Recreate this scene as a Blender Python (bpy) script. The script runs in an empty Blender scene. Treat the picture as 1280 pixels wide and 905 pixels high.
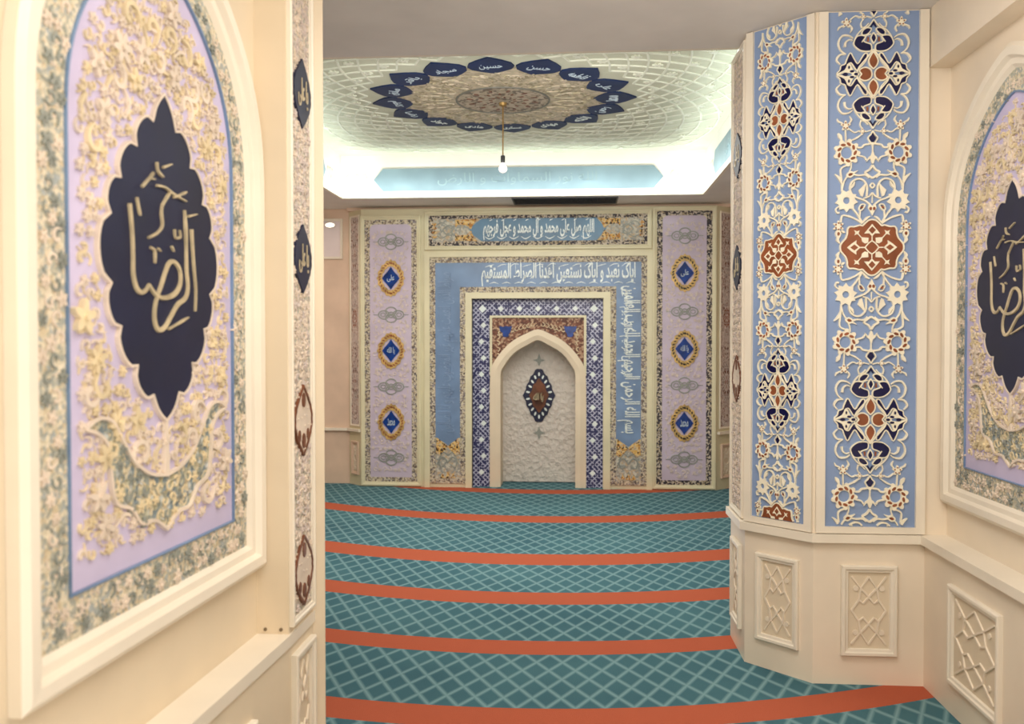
import bpy, math, random, unicodedata
from math import sin, cos, pi, radians, atan, atan2, hypot, sqrt
from mathutils import Vector, Matrix
sc = bpy.context.scene
COL = sc.collection
RND = random.Random(7)

# ------------------------------------------------------------------ materials
def lin(c):
    return tuple(((x/255)/12.92 if x/255 <= .04045 else ((x/255+.055)/1.055)**2.4) for x in c) + (1,)

class NT:
    def __init__(s, name, rough=.6, metal=0):
        s.m = bpy.data.materials.new(name); s.m.use_nodes = True
        s.t = s.m.node_tree; s.b = s.t.nodes['Principled BSDF']
        s.b.inputs['Roughness'].default_value = rough
        s.b.inputs['Metallic'].default_value = metal
        s.co = s.n('ShaderNodeTexCoord').outputs['Object']
    def n(s, k, **kw):
        x = s.t.nodes.new(k)
        for a, v in kw.items(): setattr(x, a, v)
        return x
    def l(s, a, b): s.t.links.new(a, b)
    def math(s, op, a, b=None, c=None):
        x = s.n('ShaderNodeMath', operation=op)
        for i, v in enumerate((a, b, c)):
            if v is None: continue
            if isinstance(v, (int, float)): x.inputs[i].default_value = v
            else: s.l(v, x.inputs[i])
        return x.outputs[0]
    def noise(s, scale, detail=3, co=None, dist=0):
        x = s.n('ShaderNodeTexNoise'); x.inputs['Scale'].default_value = scale
        x.inputs['Detail'].default_value = detail; x.inputs['Distortion'].default_value = dist
        s.l(co or s.co, x.inputs['Vector']); return x
    def vor(s, scale, feat='F1', co=None):
        x = s.n('ShaderNodeTexVoronoi', feature=feat); x.inputs['Scale'].default_value = scale
        s.l(co or s.co, x.inputs['Vector']); return x
    def ramp(s, fac, stops, const=False):
        x = s.n('ShaderNodeValToRGB'); r = x.color_ramp
        if const: r.interpolation = 'CONSTANT'
        while len(r.elements) < len(stops): r.elements.new(.5)
        for e, (p, c) in zip(r.elements, stops): e.position = p; e.color = lin(c)
        s.l(fac, x.inputs[0]); return x.outputs[0]
    def mix(s, fac, a, b):
        x = s.n('ShaderNodeMix', data_type='RGBA')
        for i, v in ((0, fac), (6, a), (7, b)):
            if isinstance(v, (int, float)): x.inputs[i].default_value = v
            elif isinstance(v, tuple): x.inputs[i].default_value = lin(v)
            else: s.l(v, x.inputs[i])
        return x.outputs[2]
    def col(s, c): s.l(c, s.b.inputs['Base Color']); return s
    def bump(s, h, strength=.3, dist=.01):
        x = s.n('ShaderNodeBump'); x.inputs['Strength'].default_value = strength
        x.inputs['Distance'].default_value = dist; s.l(h, x.inputs['Height'])
        s.l(x.outputs[0], s.b.inputs['Normal']); return s

def plain(name, c, rough=.6, metal=0, var=.06, scale=3, bump=0, spec=None):
    t = NT(name, rough, metal)
    d = tuple(max(0, x*(1-var)) for x in c); e = tuple(min(255, x*(1+var*.6)) for x in c)
    n = t.noise(scale, 3)
    t.col(t.ramp(n.outputs[0], [(.3, d), (.7, e)]))
    if bump: t.bump(t.noise(scale*25, 2).outputs[0], bump, .003)
    if spec is not None: t.b.inputs['Specular IOR Level'].default_value = spec
    return t.m

def mosaic(name, cols, scale=60, bump=.5, dist=.005, rough=.6):
    t = NT(name, rough)
    nz = t.noise(scale*.5, 2)
    v = t.n('ShaderNodeVectorMath', operation='MULTIPLY_ADD')
    t.l(nz.outputs['Color'], v.inputs[0]); v.inputs[1].default_value = (.9/scale*2,)*3; t.l(t.co, v.inputs[2])
    vo = t.vor(scale, co=v.outputs[0])
    sep = t.n('ShaderNodeSeparateColor'); t.l(vo.outputs['Color'], sep.inputs[0])
    k = len(cols)
    c = t.ramp(sep.outputs[0], [(i/k, x) for i, x in enumerate(cols)], True)
    t.col(c); t.bump(vo.outputs['Distance'], bump, dist)
    return t.m

M = {}
M['cream'] = plain('cream_plaster', (228, 212, 186), .5, bump=.05, var=.03, spec=.3)
M['pier'] = plain('pier_plaster', (238, 224, 203), .42, bump=.04, var=.03, spec=.4)
M['soffit'] = plain('soffit_paint', (230, 224, 218), .7, var=.03)
M['frame'] = plain('ivory_frame', (222, 214, 180), .4, var=.04)
M['wood_cream'] = plain('ivory_moulding', (240, 230, 212), .35, var=.03)
M['peach'] = plain('peach_wall', (224, 196, 172), .6, var=.05)
M['field_blue'] = plain('sky_blue_field', (136, 158, 196), .55, var=.06, scale=2)
M['lace'] = plain('ivory_lace', (250, 240, 216), .45, var=.05, scale=12)
M['navy'] = plain('navy_enamel', (18, 20, 70), .22, var=.12, scale=9)
M['navy_matte'] = plain('midnight_enamel', (15, 22, 56), .5, var=.15, scale=4)
M['brown'] = plain('terracotta_enamel', (146, 84, 52), .28, var=.18, scale=8)
M['brown_dark'] = plain('brown_inlay', (110, 62, 34), .4, var=.2, scale=20)
M['lavender'] = plain('lavender_field', (202, 192, 222), .6, var=.05, scale=4)
M['lilac'] = plain('lilac_field', (200, 187, 204), .55, var=.04, scale=5)
M['relief_beige'] = plain('beige_relief', (228, 212, 194), .5, var=.07, scale=9)
M['relief_gold'] = plain('wheat_relief', (228, 210, 172), .5, var=.1, scale=9)
M['relief_lilac'] = plain('pale_relief', (214, 200, 192), .5, var=.08, scale=20)
M['gold'] = plain('gold_leaf', (206, 172, 108), .4, .2, var=.2, scale=15)
M['script_gold'] = plain('gilded_script', (200, 184, 150), .35, .1, var=.15, scale=20)
M['white_script'] = plain('white_script', (232, 240, 236), .3, var=.05)
M['blue_script'] = plain('pale_blue_script', (196, 212, 224), .3, var=.12, scale=4)
M['blue_enamel'] = plain('royal_blue_enamel', (28, 62, 134), .25, var=.25, scale=14)
M['petal_blue'] = plain('petal_blue', (9, 36, 82), .65, var=.15, scale=5)
M['band_blue'] = plain('band_blue', (116, 142, 176), .35, var=.12, scale=3)
M['frieze_blue'] = plain('teal_blue_frieze', (72, 116, 146), .35, var=.15, scale=3)
M['grey_line'] = plain('grey_green_line', (146, 150, 142), .5, var=.1)
M['black'] = plain('black_gap', (22, 22, 24), .5)
M['strip_blue'] = plain('pale_cyan_strip', (122, 142, 152), .5, var=.12, scale=2)
M['brass'] = plain('aged_brass', (150, 120, 70), .4, .6)
M['steel'] = plain('screw_steel', (130, 115, 95), .4, .7)
M['mosaic_left'] = mosaic('cream_grey_mosaic', [(220, 208, 182), (186, 182, 162), (214, 204, 178), (164, 166, 154), (228, 216, 192), (176, 176, 164), (206, 190, 158), (168, 174, 172)], 95, .5, .01)
M['mosaic_strip'] = mosaic('pale_floral_mosaic', [(222, 208, 184), (196, 186, 170), (214, 200, 190), (184, 184, 170), (228, 216, 198), (168, 160, 148)], 110, .8, .006)
M['mosaic_border'] = mosaic('beige_brown_mosaic', [(196, 184, 160), (126, 110, 96), (206, 196, 172), (92, 84, 82), (182, 166, 136), (148, 140, 140), (212, 200, 176)], 70, .5)
M['mosaic_bw'] = mosaic('black_ivory_mosaic', [(206, 194, 176), (52, 46, 52), (196, 184, 168), (70, 62, 62), (176, 160, 130), (44, 42, 56)], 66, .5)
M['mosaic_gold'] = mosaic('gold_black_mosaic', [(214, 170, 90), (60, 44, 28), (226, 194, 130), (180, 122, 54), (200, 180, 150)], 60, .4)
M['mosaic_grey'] = mosaic('grey_scroll_mosaic', [(186, 182, 168), (150, 152, 146), (202, 196, 180), (168, 162, 150), (192, 170, 140)], 46, .4)
M['mosaic_crest'] = mosaic('crest_mosaic', [(190, 186, 160), (150, 156, 148), (206, 194, 164), (126, 140, 146), (176, 170, 140), (196, 200, 196)], 60, .9, .01)
M['mosaic_rosette'] = mosaic('ceiling_rosette', [(196, 182, 158), (182, 172, 148), (204, 190, 168), (170, 158, 134), (192, 180, 150), (150, 140, 112)], 34, .3)
M['mosaic_core'] = mosaic('rosette_core', [(178, 164, 142), (160, 148, 128), (184, 170, 150), (110, 98, 84)], 34, .3)
M['mosaic_brown'] = mosaic('brown_scroll', [(118, 70, 52), (168, 132, 104), (98, 56, 40), (132, 84, 62), (182, 150, 122), (86, 50, 40)], 50, .5)
M['mosaic_rose'] = mosaic('rose_brown_mosaic', [(188, 160, 146), (150, 116, 100), (206, 184, 172), (120, 88, 76), (196, 176, 160)], 46, .5)

def tile_mat():
    t = NT('navy_white_tile', .3)
    s = t.n('ShaderNodeSeparateXYZ'); t.l(t.co, s.inputs[0])
    a = t.math('ADD', s.outputs[0], s.outputs[2]); b = t.math('SUBTRACT', s.outputs[0], s.outputs[2])
    def band(x, per, w):
        f = t.math('FRACT', t.math('MULTIPLY', x, 1/per))
        return t.math('LESS_THAN', f, w)
    m = t.math('MAXIMUM', band(a, .052, .3), band(b, .052, .3))
    n = t.math('GREATER_THAN', t.noise(34, 1).outputs[0], .44)
    m = t.math('MULTIPLY', m, n)
    c = t.mix(t.noise(6).outputs[0], (34, 36, 84), (52, 54, 98))
    t.col(t.mix(m, c, (186, 188, 208)))
    return t.m
M['tile'] = tile_mat()

def niche_mat():
    t = NT('white_carved_plaster', .5)
    t.col(t.mix(t.noise(4).outputs[0], (204, 196, 186), (222, 214, 204)))
    v = t.vor(16); n = t.noise(22, 2, dist=1.5)
    t.bump(t.math('ADD', v.outputs['Distance'], n.outputs[0]), .8, .022)
    return t.m
M['niche'] = niche_mat()

def tray_mat():
    t = NT('tray_ceiling', .7)
    t.col(t.mix(t.noise(9).outputs[0], (194, 197, 174), (210, 212, 192)))
    t.bump(t.vor(14).outputs['Distance'], .4, .01)
    return t.m
M['tray'] = tray_mat()

def carpet_mat():
    t = NT('teal_prayer_carpet', .95)
    t.b.inputs['Specular IOR Level'].default_value = .1
    s = t.n('ShaderNodeSeparateXYZ'); t.l(t.co, s.inputs[0])
    x, y = s.outputs[0], s.outputs[1]
    dx = t.math('ADD', x, .35)
    yc = t.math('SUBTRACT', y, t.math('MULTIPLY', t.math('MULTIPLY', dx, dx), .12))
    st = None
    for c, w in ((9.5, .13), (8.0, .15), (6.5, .165), (5.5, .13), (4.6, .105), (3.72, .105), (2.85, .105), (1.9, .105), (1.0, .1), (0., .1)):
        d = t.math('LESS_THAN', t.math('ABSOLUTE', t.math('SUBTRACT', yc, c)), w)
        st = d if st is None else t.math('MAXIMUM', st, d)
    u = t.math('MULTIPLY', x, 1/.13); v = t.math('MULTIPLY', yc, 1/.225)
    def ln(k):
        f = t.math('FRACT', k)
        tri = t.math('ABSOLUTE', t.math('SUBTRACT', f, .5))
        r = t.n('ShaderNodeMapRange'); r.inputs[1].default_value = .34; r.inputs[2].default_value = .5
        t.l(tri, r.inputs[0]); return r.outputs[0]
    g = t.math('MAXIMUM', ln(t.math('ADD', u, v)), ln(t.math('SUBTRACT', u, v)))
    nz = t.noise(1.1, 2); fz = t.noise(260, 2)
    base = t.mix(nz.outputs[0], (50, 86, 100), (84, 126, 134))
    c = t.mix(t.math('MULTIPLY', g, .55), base, (152, 188, 190))
    c = t.mix(st, c, t.mix(fz.outputs[0], (168, 82, 58), (194, 104, 76)))
    t.col(c); t.bump(fz.outputs[0], .5, .006)
    return t.m
M['carpet'] = carpet_mat()

def emis(name, c, k):
    t = NT(name); t.b.inputs['Base Color'].default_value = lin(c)
    t.b.inputs['Emission Color'].default_value = lin(c); t.b.inputs['Emission Strength'].default_value = k
    return t.m
M['bulb'] = emis('frosted_glass', (236, 226, 220), .6)
M['glow'] = emis('downlight_glass', (255, 250, 235), 3)

# ------------------------------------------------------------------ objects
def props(o, label=None, cat=None, group=None, kind=None):
    for k, v in (('label', label), ('category', cat), ('group', group), ('kind', kind)):
        if v: o[k] = v
    return o
def thing(name, label, cat, loc=(0, 0, 0), rz=0, group=None, rx=0):
    o = bpy.data.objects.new(name, None); COL.objects.link(o)
    o.empty_display_size = .1
    o.location = loc; o.rotation_euler = (rx, 0, rz)
    return props(o, label, cat, group)

def smooth(pts, closed=False, k=4):
    n = len(pts)
    if n < 3: return list(pts)
    out = []
    rng = range(n if closed else n-1)
    for i in rng:
        g = lambda j: pts[j % n] if closed else pts[max(0, min(n-1, j))]
        p0, p1, p2, p3 = g(i-1), g(i), g(i+1), g(i+2)
        for s in range(k):
            t = s/k
            out.append(tuple(.5*((2*p1[a]) + (-p0[a]+p2[a])*t + (2*p0[a]-5*p1[a]+4*p2[a]-p3[a])*t*t + (-p0[a]+3*p1[a]-3*p2[a]+p3[a])*t**3) for a in (0, 1)))
    if not closed: out.append(tuple(pts[-1]))
    return out

def clip_poly(pts, lo, hi):
    for sgn, lim in ((1, lo), (-1, hi)):
        if lim is None: continue
        out = []
        for i in range(len(pts)):
            a, b = pts[i-1], pts[i]
            ia = sgn*(a[1]-lim) >= 0; ib = sgn*(b[1]-lim) >= 0
            if ia != ib:
                t = (lim-a[1])/(b[1]-a[1]); out.append((a[0]+(b[0]-a[0])*t, lim))
            if ib: out.append(b)
        pts = out
        if len(pts) < 3: return []
    return pts

class G:
    """collects 2-D shapes (u to the right, v up) at heights h above a wall plane into one mesh"""
    def __init__(s, z0=0): s.v = []; s.f = []; s.z0 = z0; s.lo = s.hi = None; s.k = 0
    def P(s, u, v, h): s.v.append((u, -h, v-s.z0)); return len(s.v)-1
    def poly(s, pts, h0=0, h1=.01):
        if h1-h0 > .0055: s.k += 1; h1 += (s.k % 19)*.00005
        pts = clip_poly([tuple(p) for p in pts], s.lo, s.hi)
        q = []
        for p in pts:
            if not q or hypot(p[0]-q[-1][0], p[1]-q[-1][1]) > 1e-6: q.append(p)
        if len(q) > 2 and hypot(q[0][0]-q[-1][0], q[0][1]-q[-1][1]) < 1e-6: q.pop()
        if len(q) < 3: return
        ar = sum(q[i-1][0]*q[i][1]-q[i][0]*q[i-1][1] for i in range(len(q)))
        if ar < 0: q = q[::-1]
        a = [s.P(x, y, h1) for x, y in q]; b = [s.P(x, y, h0) for x, y in q]
        s.f.append(a)
        n = len(q)
        for i in range(n): j = (i+1) % n; s.f.append((a[j], a[i], b[i], b[j]))
    def stroke(s, pts, w, h0=0, h1=.01, closed=False, sm=4, ws=None, bev=.72):
        p = smooth(pts, closed, sm) if sm else list(pts)
        s.k += 1; h1 += (s.k % 19)*.00005
        n0 = len(p); W = []
        for i in range(n0):
            if ws is None: W.append(w)
            else:
                t = i/max(1, n0-1)*(len(ws)-1); k = min(int(t), len(ws)-2); W.append(w*(ws[k]+(ws[k+1]-ws[k])*(t-k)))
        if not closed and (s.lo is not None or s.hi is not None):
            keep = [i for i in range(n0) if (s.lo is None or p[i][1] >= s.lo) and (s.hi is None or p[i][1] <= s.hi)]
            p = [p[i] for i in keep]; W = [W[i] for i in keep]
        elif closed and any((s.lo is not None and q[1] < s.lo) or (s.hi is not None and q[1] > s.hi) for q in p): 
            ins = [(s.lo is None or q[1] >= s.lo) and (s.hi is None or q[1] <= s.hi) for q in p]
            if not any(ins): return
            st = next(i for i in range(n0) if ins[i] and not ins[i-1])
            o = [(st+i) % n0 for i in range(n0)]; o = [i for i in o if ins[i]]
            p = [p[i] for i in o]; W = [W[i] for i in o]; closed = False
        n = len(p)
        if n < 2: return
        rows = []
        for i in range(n):
            a = p[(i-1) % n] if closed or i else p[0]; b = p[(i+1) % n] if closed or i < n-1 else p[-1]
            dx, dy = b[0]-a[0], b[1]-a[1]; L = hypot(dx, dy) or 1; nx, ny = -dy/L, dx/L
            w2 = W[i]/2; x, y = p[i]
            rows.append([s.P(x+nx*w2, y+ny*w2, h0), s.P(x+nx*w2*bev, y+ny*w2*bev, h1), s.P(x-nx*w2*bev, y-ny*w2*bev, h1), s.P(x-nx*w2, y-ny*w2, h0)])
        for i in range(n if closed else n-1):
            a, b = rows[i], rows[(i+1) % n]
            for k in range(3): s.f.append((a[k], b[k], b[k+1], a[k+1]))
        if not closed:
            s.f.append(tuple(rows[0])); s.f.append(tuple(rows[-1][::-1]))
    def ell(s, cx, cy, rx, ry, rot=0, h0=0, h1=.01, n=14):
        c, d = cos(rot), sin(rot)
        s.poly([(cx+rx*cos(2*pi*i/n)*c-ry*sin(2*pi*i/n)*d, cy+rx*cos(2*pi*i/n)*d+ry*sin(2*pi*i/n)*c) for i in range(n)], h0, h1)
    def rect(s, u0, u1, v0, v1, h0=0, h1=.01): s.poly([(u0, v0), (u1, v0), (u1, v1), (u0, v1)], h0, h1)
    def frame(s, u0, u1, v0, v1, w, h0=0, h1=.01):
        """mitred rectangular ring with a moulded section; w = width measured inward"""
        prof = [(0, h0), (0, h1*.8), (w*.12, h1), (w*.45, h1), (w*.6, h1*.72), (w*.9, h1*.62), (w, h0)]
        rings = [[s.P(u0+d, v0+d, h), s.P(u1-d, v0+d, h), s.P(u1-d, v1-d, h), s.P(u0+d, v1-d, h)] for d, h in prof]
        for a, b in zip(rings, rings[1:]):
            for k in range(4): j = (k+1) % 4; s.f.append((a[k], a[j], b[j], b[k]))
    def ring(s, outer, inner, h0=0, h1=.01):
        """flat band between two outlines with equal point counts"""
        n = len(outer)
        A = [s.P(*p, h1) for p in outer]; B = [s.P(*p, h1) for p in inner]
        C = [s.P(*p, h0) for p in outer]; D = [s.P(*p, h0) for p in inner]
        for i in range(n):
            j = (i+1) % n
            s.f += [(A[i], A[j], B[j], B[i]), (C[i], C[j], A[j], A[i]), (B[i], B[j], D[j], D[i])]
    def box(s, x0, x1, y0, y1, z0, z1):
        """axis box in local x,y,z (absolute z)"""
        k = len(s.v)
        s.v += [(x, y, z-s.z0) for z in (z0, z1) for y in (y0, y1) for x in (x0, x1)]
        s.f += [tuple(k+i for i in q) for q in ((0, 2, 3, 1), (4, 5, 7, 6), (0, 1, 5, 4), (2, 6, 7, 3), (0, 4, 6, 2), (1, 3, 7, 5))]
    def prism(s, foot, z0, z1):
        k = len(s.v); n = len(foot)
        ar = sum(foot[i-1][0]*foot[i][1]-foot[i][0]*foot[i-1][1] for i in range(n))
        if ar < 0: foot = foot[::-1]
        s.v += [(x, y, z0-s.z0) for x, y in foot] + [(x, y, z1-s.z0) for x, y in foot]
        s.f.append(tuple(k+i for i in range(n))[::-1]); s.f.append(tuple(k+n+i for i in range(n)))
        for i in range(n): j = (i+1) % n; s.f.append((k+i, k+j, k+n+j, k+n+i))
    def tube(s, pts, r, n=8):
        k = len(s.v)
        for i, p in enumerate(pts):
            rr = r[i] if isinstance(r, list) else r
            for a in range(n): s.v.append((p[0]+rr*cos(2*pi*a/n), p[1]+rr*sin(2*pi*a/n), p[2]-s.z0))
        for i in range(len(pts)-1):
            for a in range(n): b = (a+1) % n; s.f.append((k+i*n+a, k+i*n+b, k+i*n+n+b, k+i*n+n+a))
        s.f.append(tuple(k+a for a in range(n))[::-1]); s.f.append(tuple(k+(len(pts)-1)*n+a for a in range(n)))
    def build(s, name, mat, parent=None, label=None, smooth_=False, **kw):
        me = bpy.data.meshes.new(name); me.from_pydata(s.v, [], s.f); me.update()
        if smooth_:
            for p in me.polygons: p.use_smooth = True
        me.materials.append(M[mat] if isinstance(mat, str) else mat)
        o = bpy.data.objects.new(name, me); COL.objects.link(o)
        if parent: o.parent = parent
        return props(o, label, **kw)

def struct(name, g, mat): return g.build(name, mat, kind='structure')

# ---------------- arabic lettering
FORMS = {}
for c in list(range(0xFB50, 0xFE00))+list(range(0xFE70, 0xFF00)):
    d = unicodedata.decomposition(chr(c)).split()
    if len(d) == 2 and d[0] in ('<isolated>', '<initial>', '<medial>', '<final>'):
        FORMS.setdefault(int(d[1], 16), {})[d[0][1:-1]] = chr(c)
def shape_ar(s):
    out = ''; J = lambda c: ord(c) in FORMS
    for i, c in enumerate(s):
        if not J(c): out += c; continue
        fm = FORMS[ord(c)]
        pr = i > 0 and J(s[i-1]) and 'initial' in FORMS[ord(s[i-1])]
        nx = 'initial' in fm and i+1 < len(s) and J(s[i+1]) and 'final' in FORMS[ord(s[i+1])]
        out += fm.get('medial' if pr and nx else 'final' if pr else 'initial' if nx else 'isolated', c)
    return out[::-1]
_txt = {}
def text_mesh(s, bold=.012):
    if (s, bold) in _txt: return _txt[(s, bold)]
    cu = bpy.data.curves.new('lettering', 'FONT'); cu.body = shape_ar(s); cu.size = 1; cu.resolution_u = 3
    cu.offset = bold; cu.extrude = .5
    o = bpy.data.objects.new('lettering', cu); COL.objects.link(o)
    bpy.context.view_layer.update()
    me = o.evaluated_get(bpy.context.evaluated_depsgraph_get()).to_mesh()
    vs = [tuple(v.co) for v in me.vertices]; fs = [tuple(p.vertices) for p in me.polygons]
    o.evaluated_get(bpy.context.evaluated_depsgraph_get()).to_mesh_clear()
    COL.objects.unlink(o); bpy.data.objects.remove(o); bpy.data.curves.remove(cu)
    _txt[(s, bold)] = (vs, fs); return vs, fs
def lettering(g, s, cu, cv, w, hgt, h=.01, rot=0, bold=.012, h0=None):
    """fit the words into a box w (along the line) x hgt, centred at cu, cv"""
    vs, fs = text_mesh(s, bold)
    if not vs: return
    xs = [v[0] for v in vs]; ys = [v[1] for v in vs]
    x0, x1, y0, y1 = min(xs), max(xs), min(ys), max(ys)
    if x1-x0 < 1e-4 or y1-y0 < 1e-4: return
    k = len(g.v); c, d = cos(rot), sin(rot)
    for x, y, z in vs:
        a = ((x-x0)/(x1-x0)-.5)*w; b = ((y-y0)/(y1-y0)-.5)*hgt
        g.P(cu+a*c-b*d, cv+a*d+b*c, h if z > 0 else h*.3)
    g.f += [tuple(k+i for i in f) for f in fs]

# ---------------- ornaments
def flower(g, hole, cx, cy, r, n=5, h=.012, rot=0, sx=1, sy=1, petals=True, hh=.002):
    pts = []
    for i in range(n*6):
        a = 2*pi*i/(n*6); q = r*(.72+.28*cos(n*a))
        pts.append((cx+sx*q*cos(a+rot), cy+sy*q*sin(a+rot)))
    g.poly(pts, 0, h)
    if hole is not None:
        for i in range(n if petals else 0):
            a = 2*pi*i/n+rot
            hole.ell(cx+sx*r*.52*cos(a), cy+sy*r*.52*sin(a), r*.15*sx, r*.15*sy, a, h, h+hh, 6)

def scatter_relief(g1, g2, inside, bb, cell, seed, h=.01, wv=.3):
    """winding stems, curls, leaves and blossoms filling a region"""
    R = random.Random(seed)
    u0, u1, v0, v1 = bb
    nu = int((u1-u0)/cell); nv = int((v1-v0)/cell)
    for j in range(nv+1):
        for i in range(nu+1):
            x = u0+(i+.5+(.25 if j % 2 else -.25))*(u1-u0)/(nu+1)+R.uniform(-.2, .2)*cell
            y = v0+(j+.5)*(v1-v0)/(nv+1)+R.uniform(-.2, .2)*cell
            if not inside(x, y): continue
            t = R.random(); a = R.uniform(0, 2*pi); g = g1 if R.random() < .6 else g2
            if t < .42:
                flower(g, None, x, y, cell*R.uniform(.36, .5), R.choice((5, 6)), h*R.uniform(.8, 1.1), a)
                g.ell(x, y, cell*.1, cell*.1, 0, h, h*1.5, 6)
            else:
                s = R.choice((-1, 1)); r0 = cell*R.uniform(.4, .55)
                pts = []
                for k in range(7):
                    q = r0*(1-k*.12); b = a+s*k*.8
                    pts.append((x+q*cos(b), y+q*sin(b)))
                if all(inside(*p) for p in pts):
                    g.stroke(pts, cell*.2, 0, h*.9, sm=2, ws=[.4, 1, .9, 1.3])
            # linking stem and leaf
            b = a+R.uniform(1, 2); L = cell*.8
            q = [(x, y), (x+L*.5*cos(b)+.1*L, y+L*.5*sin(b)), (x+L*cos(b+.5), y+L*sin(b+.5))]
            if all(inside(*p) for p in q): (g2 if g is g1 else g1).stroke(q, cell*.13, 0, h*.7, sm=2, ws=[.8, 1.2, .3])

# carved strip motif, one quarter, drawn in survey units (centre of the cross = 0,0; rosette centre v=209.5)
fa = lambda x, y: ((x-392)/6.03, (y-322)/6.03)
fb = lambda x, y: ((x-412)/6.464, 56.5+y/6.464)
fg = lambda x, y: ((x-560)/9.05, 209.5-(395-y)/9.05)
MOT = []
def Sx(f, pts, w, closed=False, ws=None, m='lace', h=.012, axis=False): MOT.append(('s', m, [f(*p) for p in pts], w, closed, ws, h, axis))
def Px(f, pts, m, h=.009, base=0): MOT.append(('p', m, [f(*p) for p in pts], base, h))
def Ex(f, x, y, rx, ry, rot, m, h=.009, base=0):
    c, d = cos(rot), sin(rot); q = f(x, y)
    pp = [(q[0]+rx*cos(2*pi*i/12)*c-ry*sin(2*pi*i/12)*d, q[1]+rx*cos(2*pi*i/12)*d+ry*sin(2*pi*i/12)*c) for i in range(12)]
    MOT.append(('p', m, clip_poly(pp, 0, None), base, h))
def Fx(f, x, y, r, n, inner='brown', rot=0): MOT.append(('f', 'lace', f(x, y), r, n, inner, rot))
def Ring(f, x, y, r, w, n=24): 
    q = f(x, y); MOT.append(('s', 'lace', [(q[0]+r*cos(2*pi*i/n), q[1]+r*sin(2*pi*i/n)) for i in range(n)], w, True, None, .012, False))
leaf = [(392, 358), (418, 385), (427, 420), (412, 455), (392, 485)]
Px(fa, leaf, 'brown'); Sx(fa, leaf, 1.7)
heart = [(402, 322), (410, 350), (438, 368), (470, 368), (496, 350), (486, 330), (478, 322)]
Px(fa, heart, 'brown'); Sx(fa, heart, 1.7)
zig = [(437, 466), (458, 470), (482, 436), (510, 398), (540, 440), (565, 478), (592, 430), (604, 398), (634, 386), (642, 355), (664, 332), (640, 328), (602, 345), (580, 376), (570, 402), (556, 402), (535, 372), (514, 352), (474, 388), (446, 424)]
Px(fa, zig, 'navy'); Sx(fa, zig, 1.5, True, None)
Sx(fa, [(392, 500), (425, 458), (470, 408), (500, 372), (512, 336)], 1.8)
Sx(fa, [(498, 322), (545, 346), (576, 402), (604, 352), (668, 322)], 1.9)
Px(fa, [(500, 322), (548, 322), (560, 332), (600, 335), (650, 322), (604, 348), (576, 395), (548, 345)], 'lace', .011)
Ex(fa, 522, 322, 2.6, 1.7, 0, 'navy', .0135, .011); Ex(fa, 553, 343, 2.8, 1.5, 0, 'navy', .0135, .011); Ex(fa, 603, 322, 3.2, 2.0, 0, 'navy', .0135, .011); Ex(fa, 576, 372, 1.2, 2.0, 0, 'navy', .0135, .011)
crown = [(410, 492), (455, 486), (500, 498), (541, 540), (520, 592), (485, 603), (452, 592), (466, 562), (440, 548), (410, 534)]
Px(fa, crown, 'navy'); Sx(fa, crown, 1.5, True)
cl = [(392, 542), (411, 575), (409, 596), (392, 622)]
Px(fa, cl, 'navy'); Sx(fa, cl, 1.5)
Px(fa, [(426, 558), (441, 560), (436, 592), (428, 592)], 'brown', .010)
Ex(fa, 443, 630, 5.6, 3.2, -.45, 'navy'); Sx(fa, [(412, 640), (440, 610), (475, 605), (478, 630), (450, 655), (418, 655)], 1.4, True)
Px(fa, [(416, 664), (392, 706), (392, 686), (406, 663)], 'navy')
Sx(fa, [(543, 545), (520, 600), (480, 645), (430, 668), (392, 718)], 1.6)
Sx(fa, [(480, 553), (445, 600), (412, 612)], 1.2)
Px(fa, [(392, 745), (400, 766), (418, 786), (402, 812), (392, 830)], 'navy'); Sx(fa, [(392, 735), (408, 762), (428, 786), (410, 818), (392, 842)], 1.7)
Sx(fa, [(600, 470), (640, 500), (655, 555), (625, 603), (575, 602), (545, 582)], 2.2, ws=[.6, 1, 1.1, .5])
Sx(fa, [(606, 522), (600, 556), (572, 574), (548, 566)], 1.9, ws=[1.6, 1, .6])
Sx(fa, [(640, 395), (668, 428), (642, 466), (598, 470)], 2.4, ws=[.5, 1.2, .6])
Sx(fa, [(430, 690), (455, 665), (475, 660)], 1.4); Sx(fa, [(470, 720), (488, 690), (480, 655)], 1.4)
Fx(fb, 632, 35, 6.6, 5); Fx(fb, 497, 80, 4.4, 4)
Sx(fb, [(632, 66), (628, 160)], 1.6); Sx(fb, [(497, 100), (540, 130), (590, 152)], 1.8, ws=[.6, 1.3, .8]); Sx(fb, [(524, 75), (560, 88), (604, 58)], 1.6); Sx(fb, [(425, 72), (470, 84)], 1.4)
Sx(fb, [(606, 20), (585, -10), (600, -40)], 1.8, ws=[.8, 1.3, .4]); Sx(fb, [(655, 15), (690, 0), (700, -22)], 1.8, ws=[.8, 1.3, .4])
Sx(fb, [(660, 168), (668, 130), (692, 92)], 4.2, ws=[.3, .6, 1.2, .3])
Sx(fb, [(412, 172), (445, 180), (480, 186), (500, 206), (535, 206)], 2.3)
Ring(fb, 620, 245, 10.2, 6.2)
for i in range(9):
    a = 2*pi*i/9+.3; q = (620+84*cos(a), 245+84*sin(a)); 
    Ex(fb, *q, 4.0, 3.0, a, 'lace', .012)
    Ex(fb, 620+66*cos(a), 245+66*sin(a), 3.2, 1.7, a+1.1, 'brown', .014, .012)
Sx(fb, [(412, 176), (412, 240)], 1.6, axis=True); Px(fb, [(412, 222), (426, 268), (448, 284), (430, 300), (420, 330), (412, 336)], 'lace', .012)
Sx(fb, [(440, 288), (462, 318)], 2.2, ws=[1, .3]); Sx(fb, [(462, 305), (480, 280), (530, 268)], 2)
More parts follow.
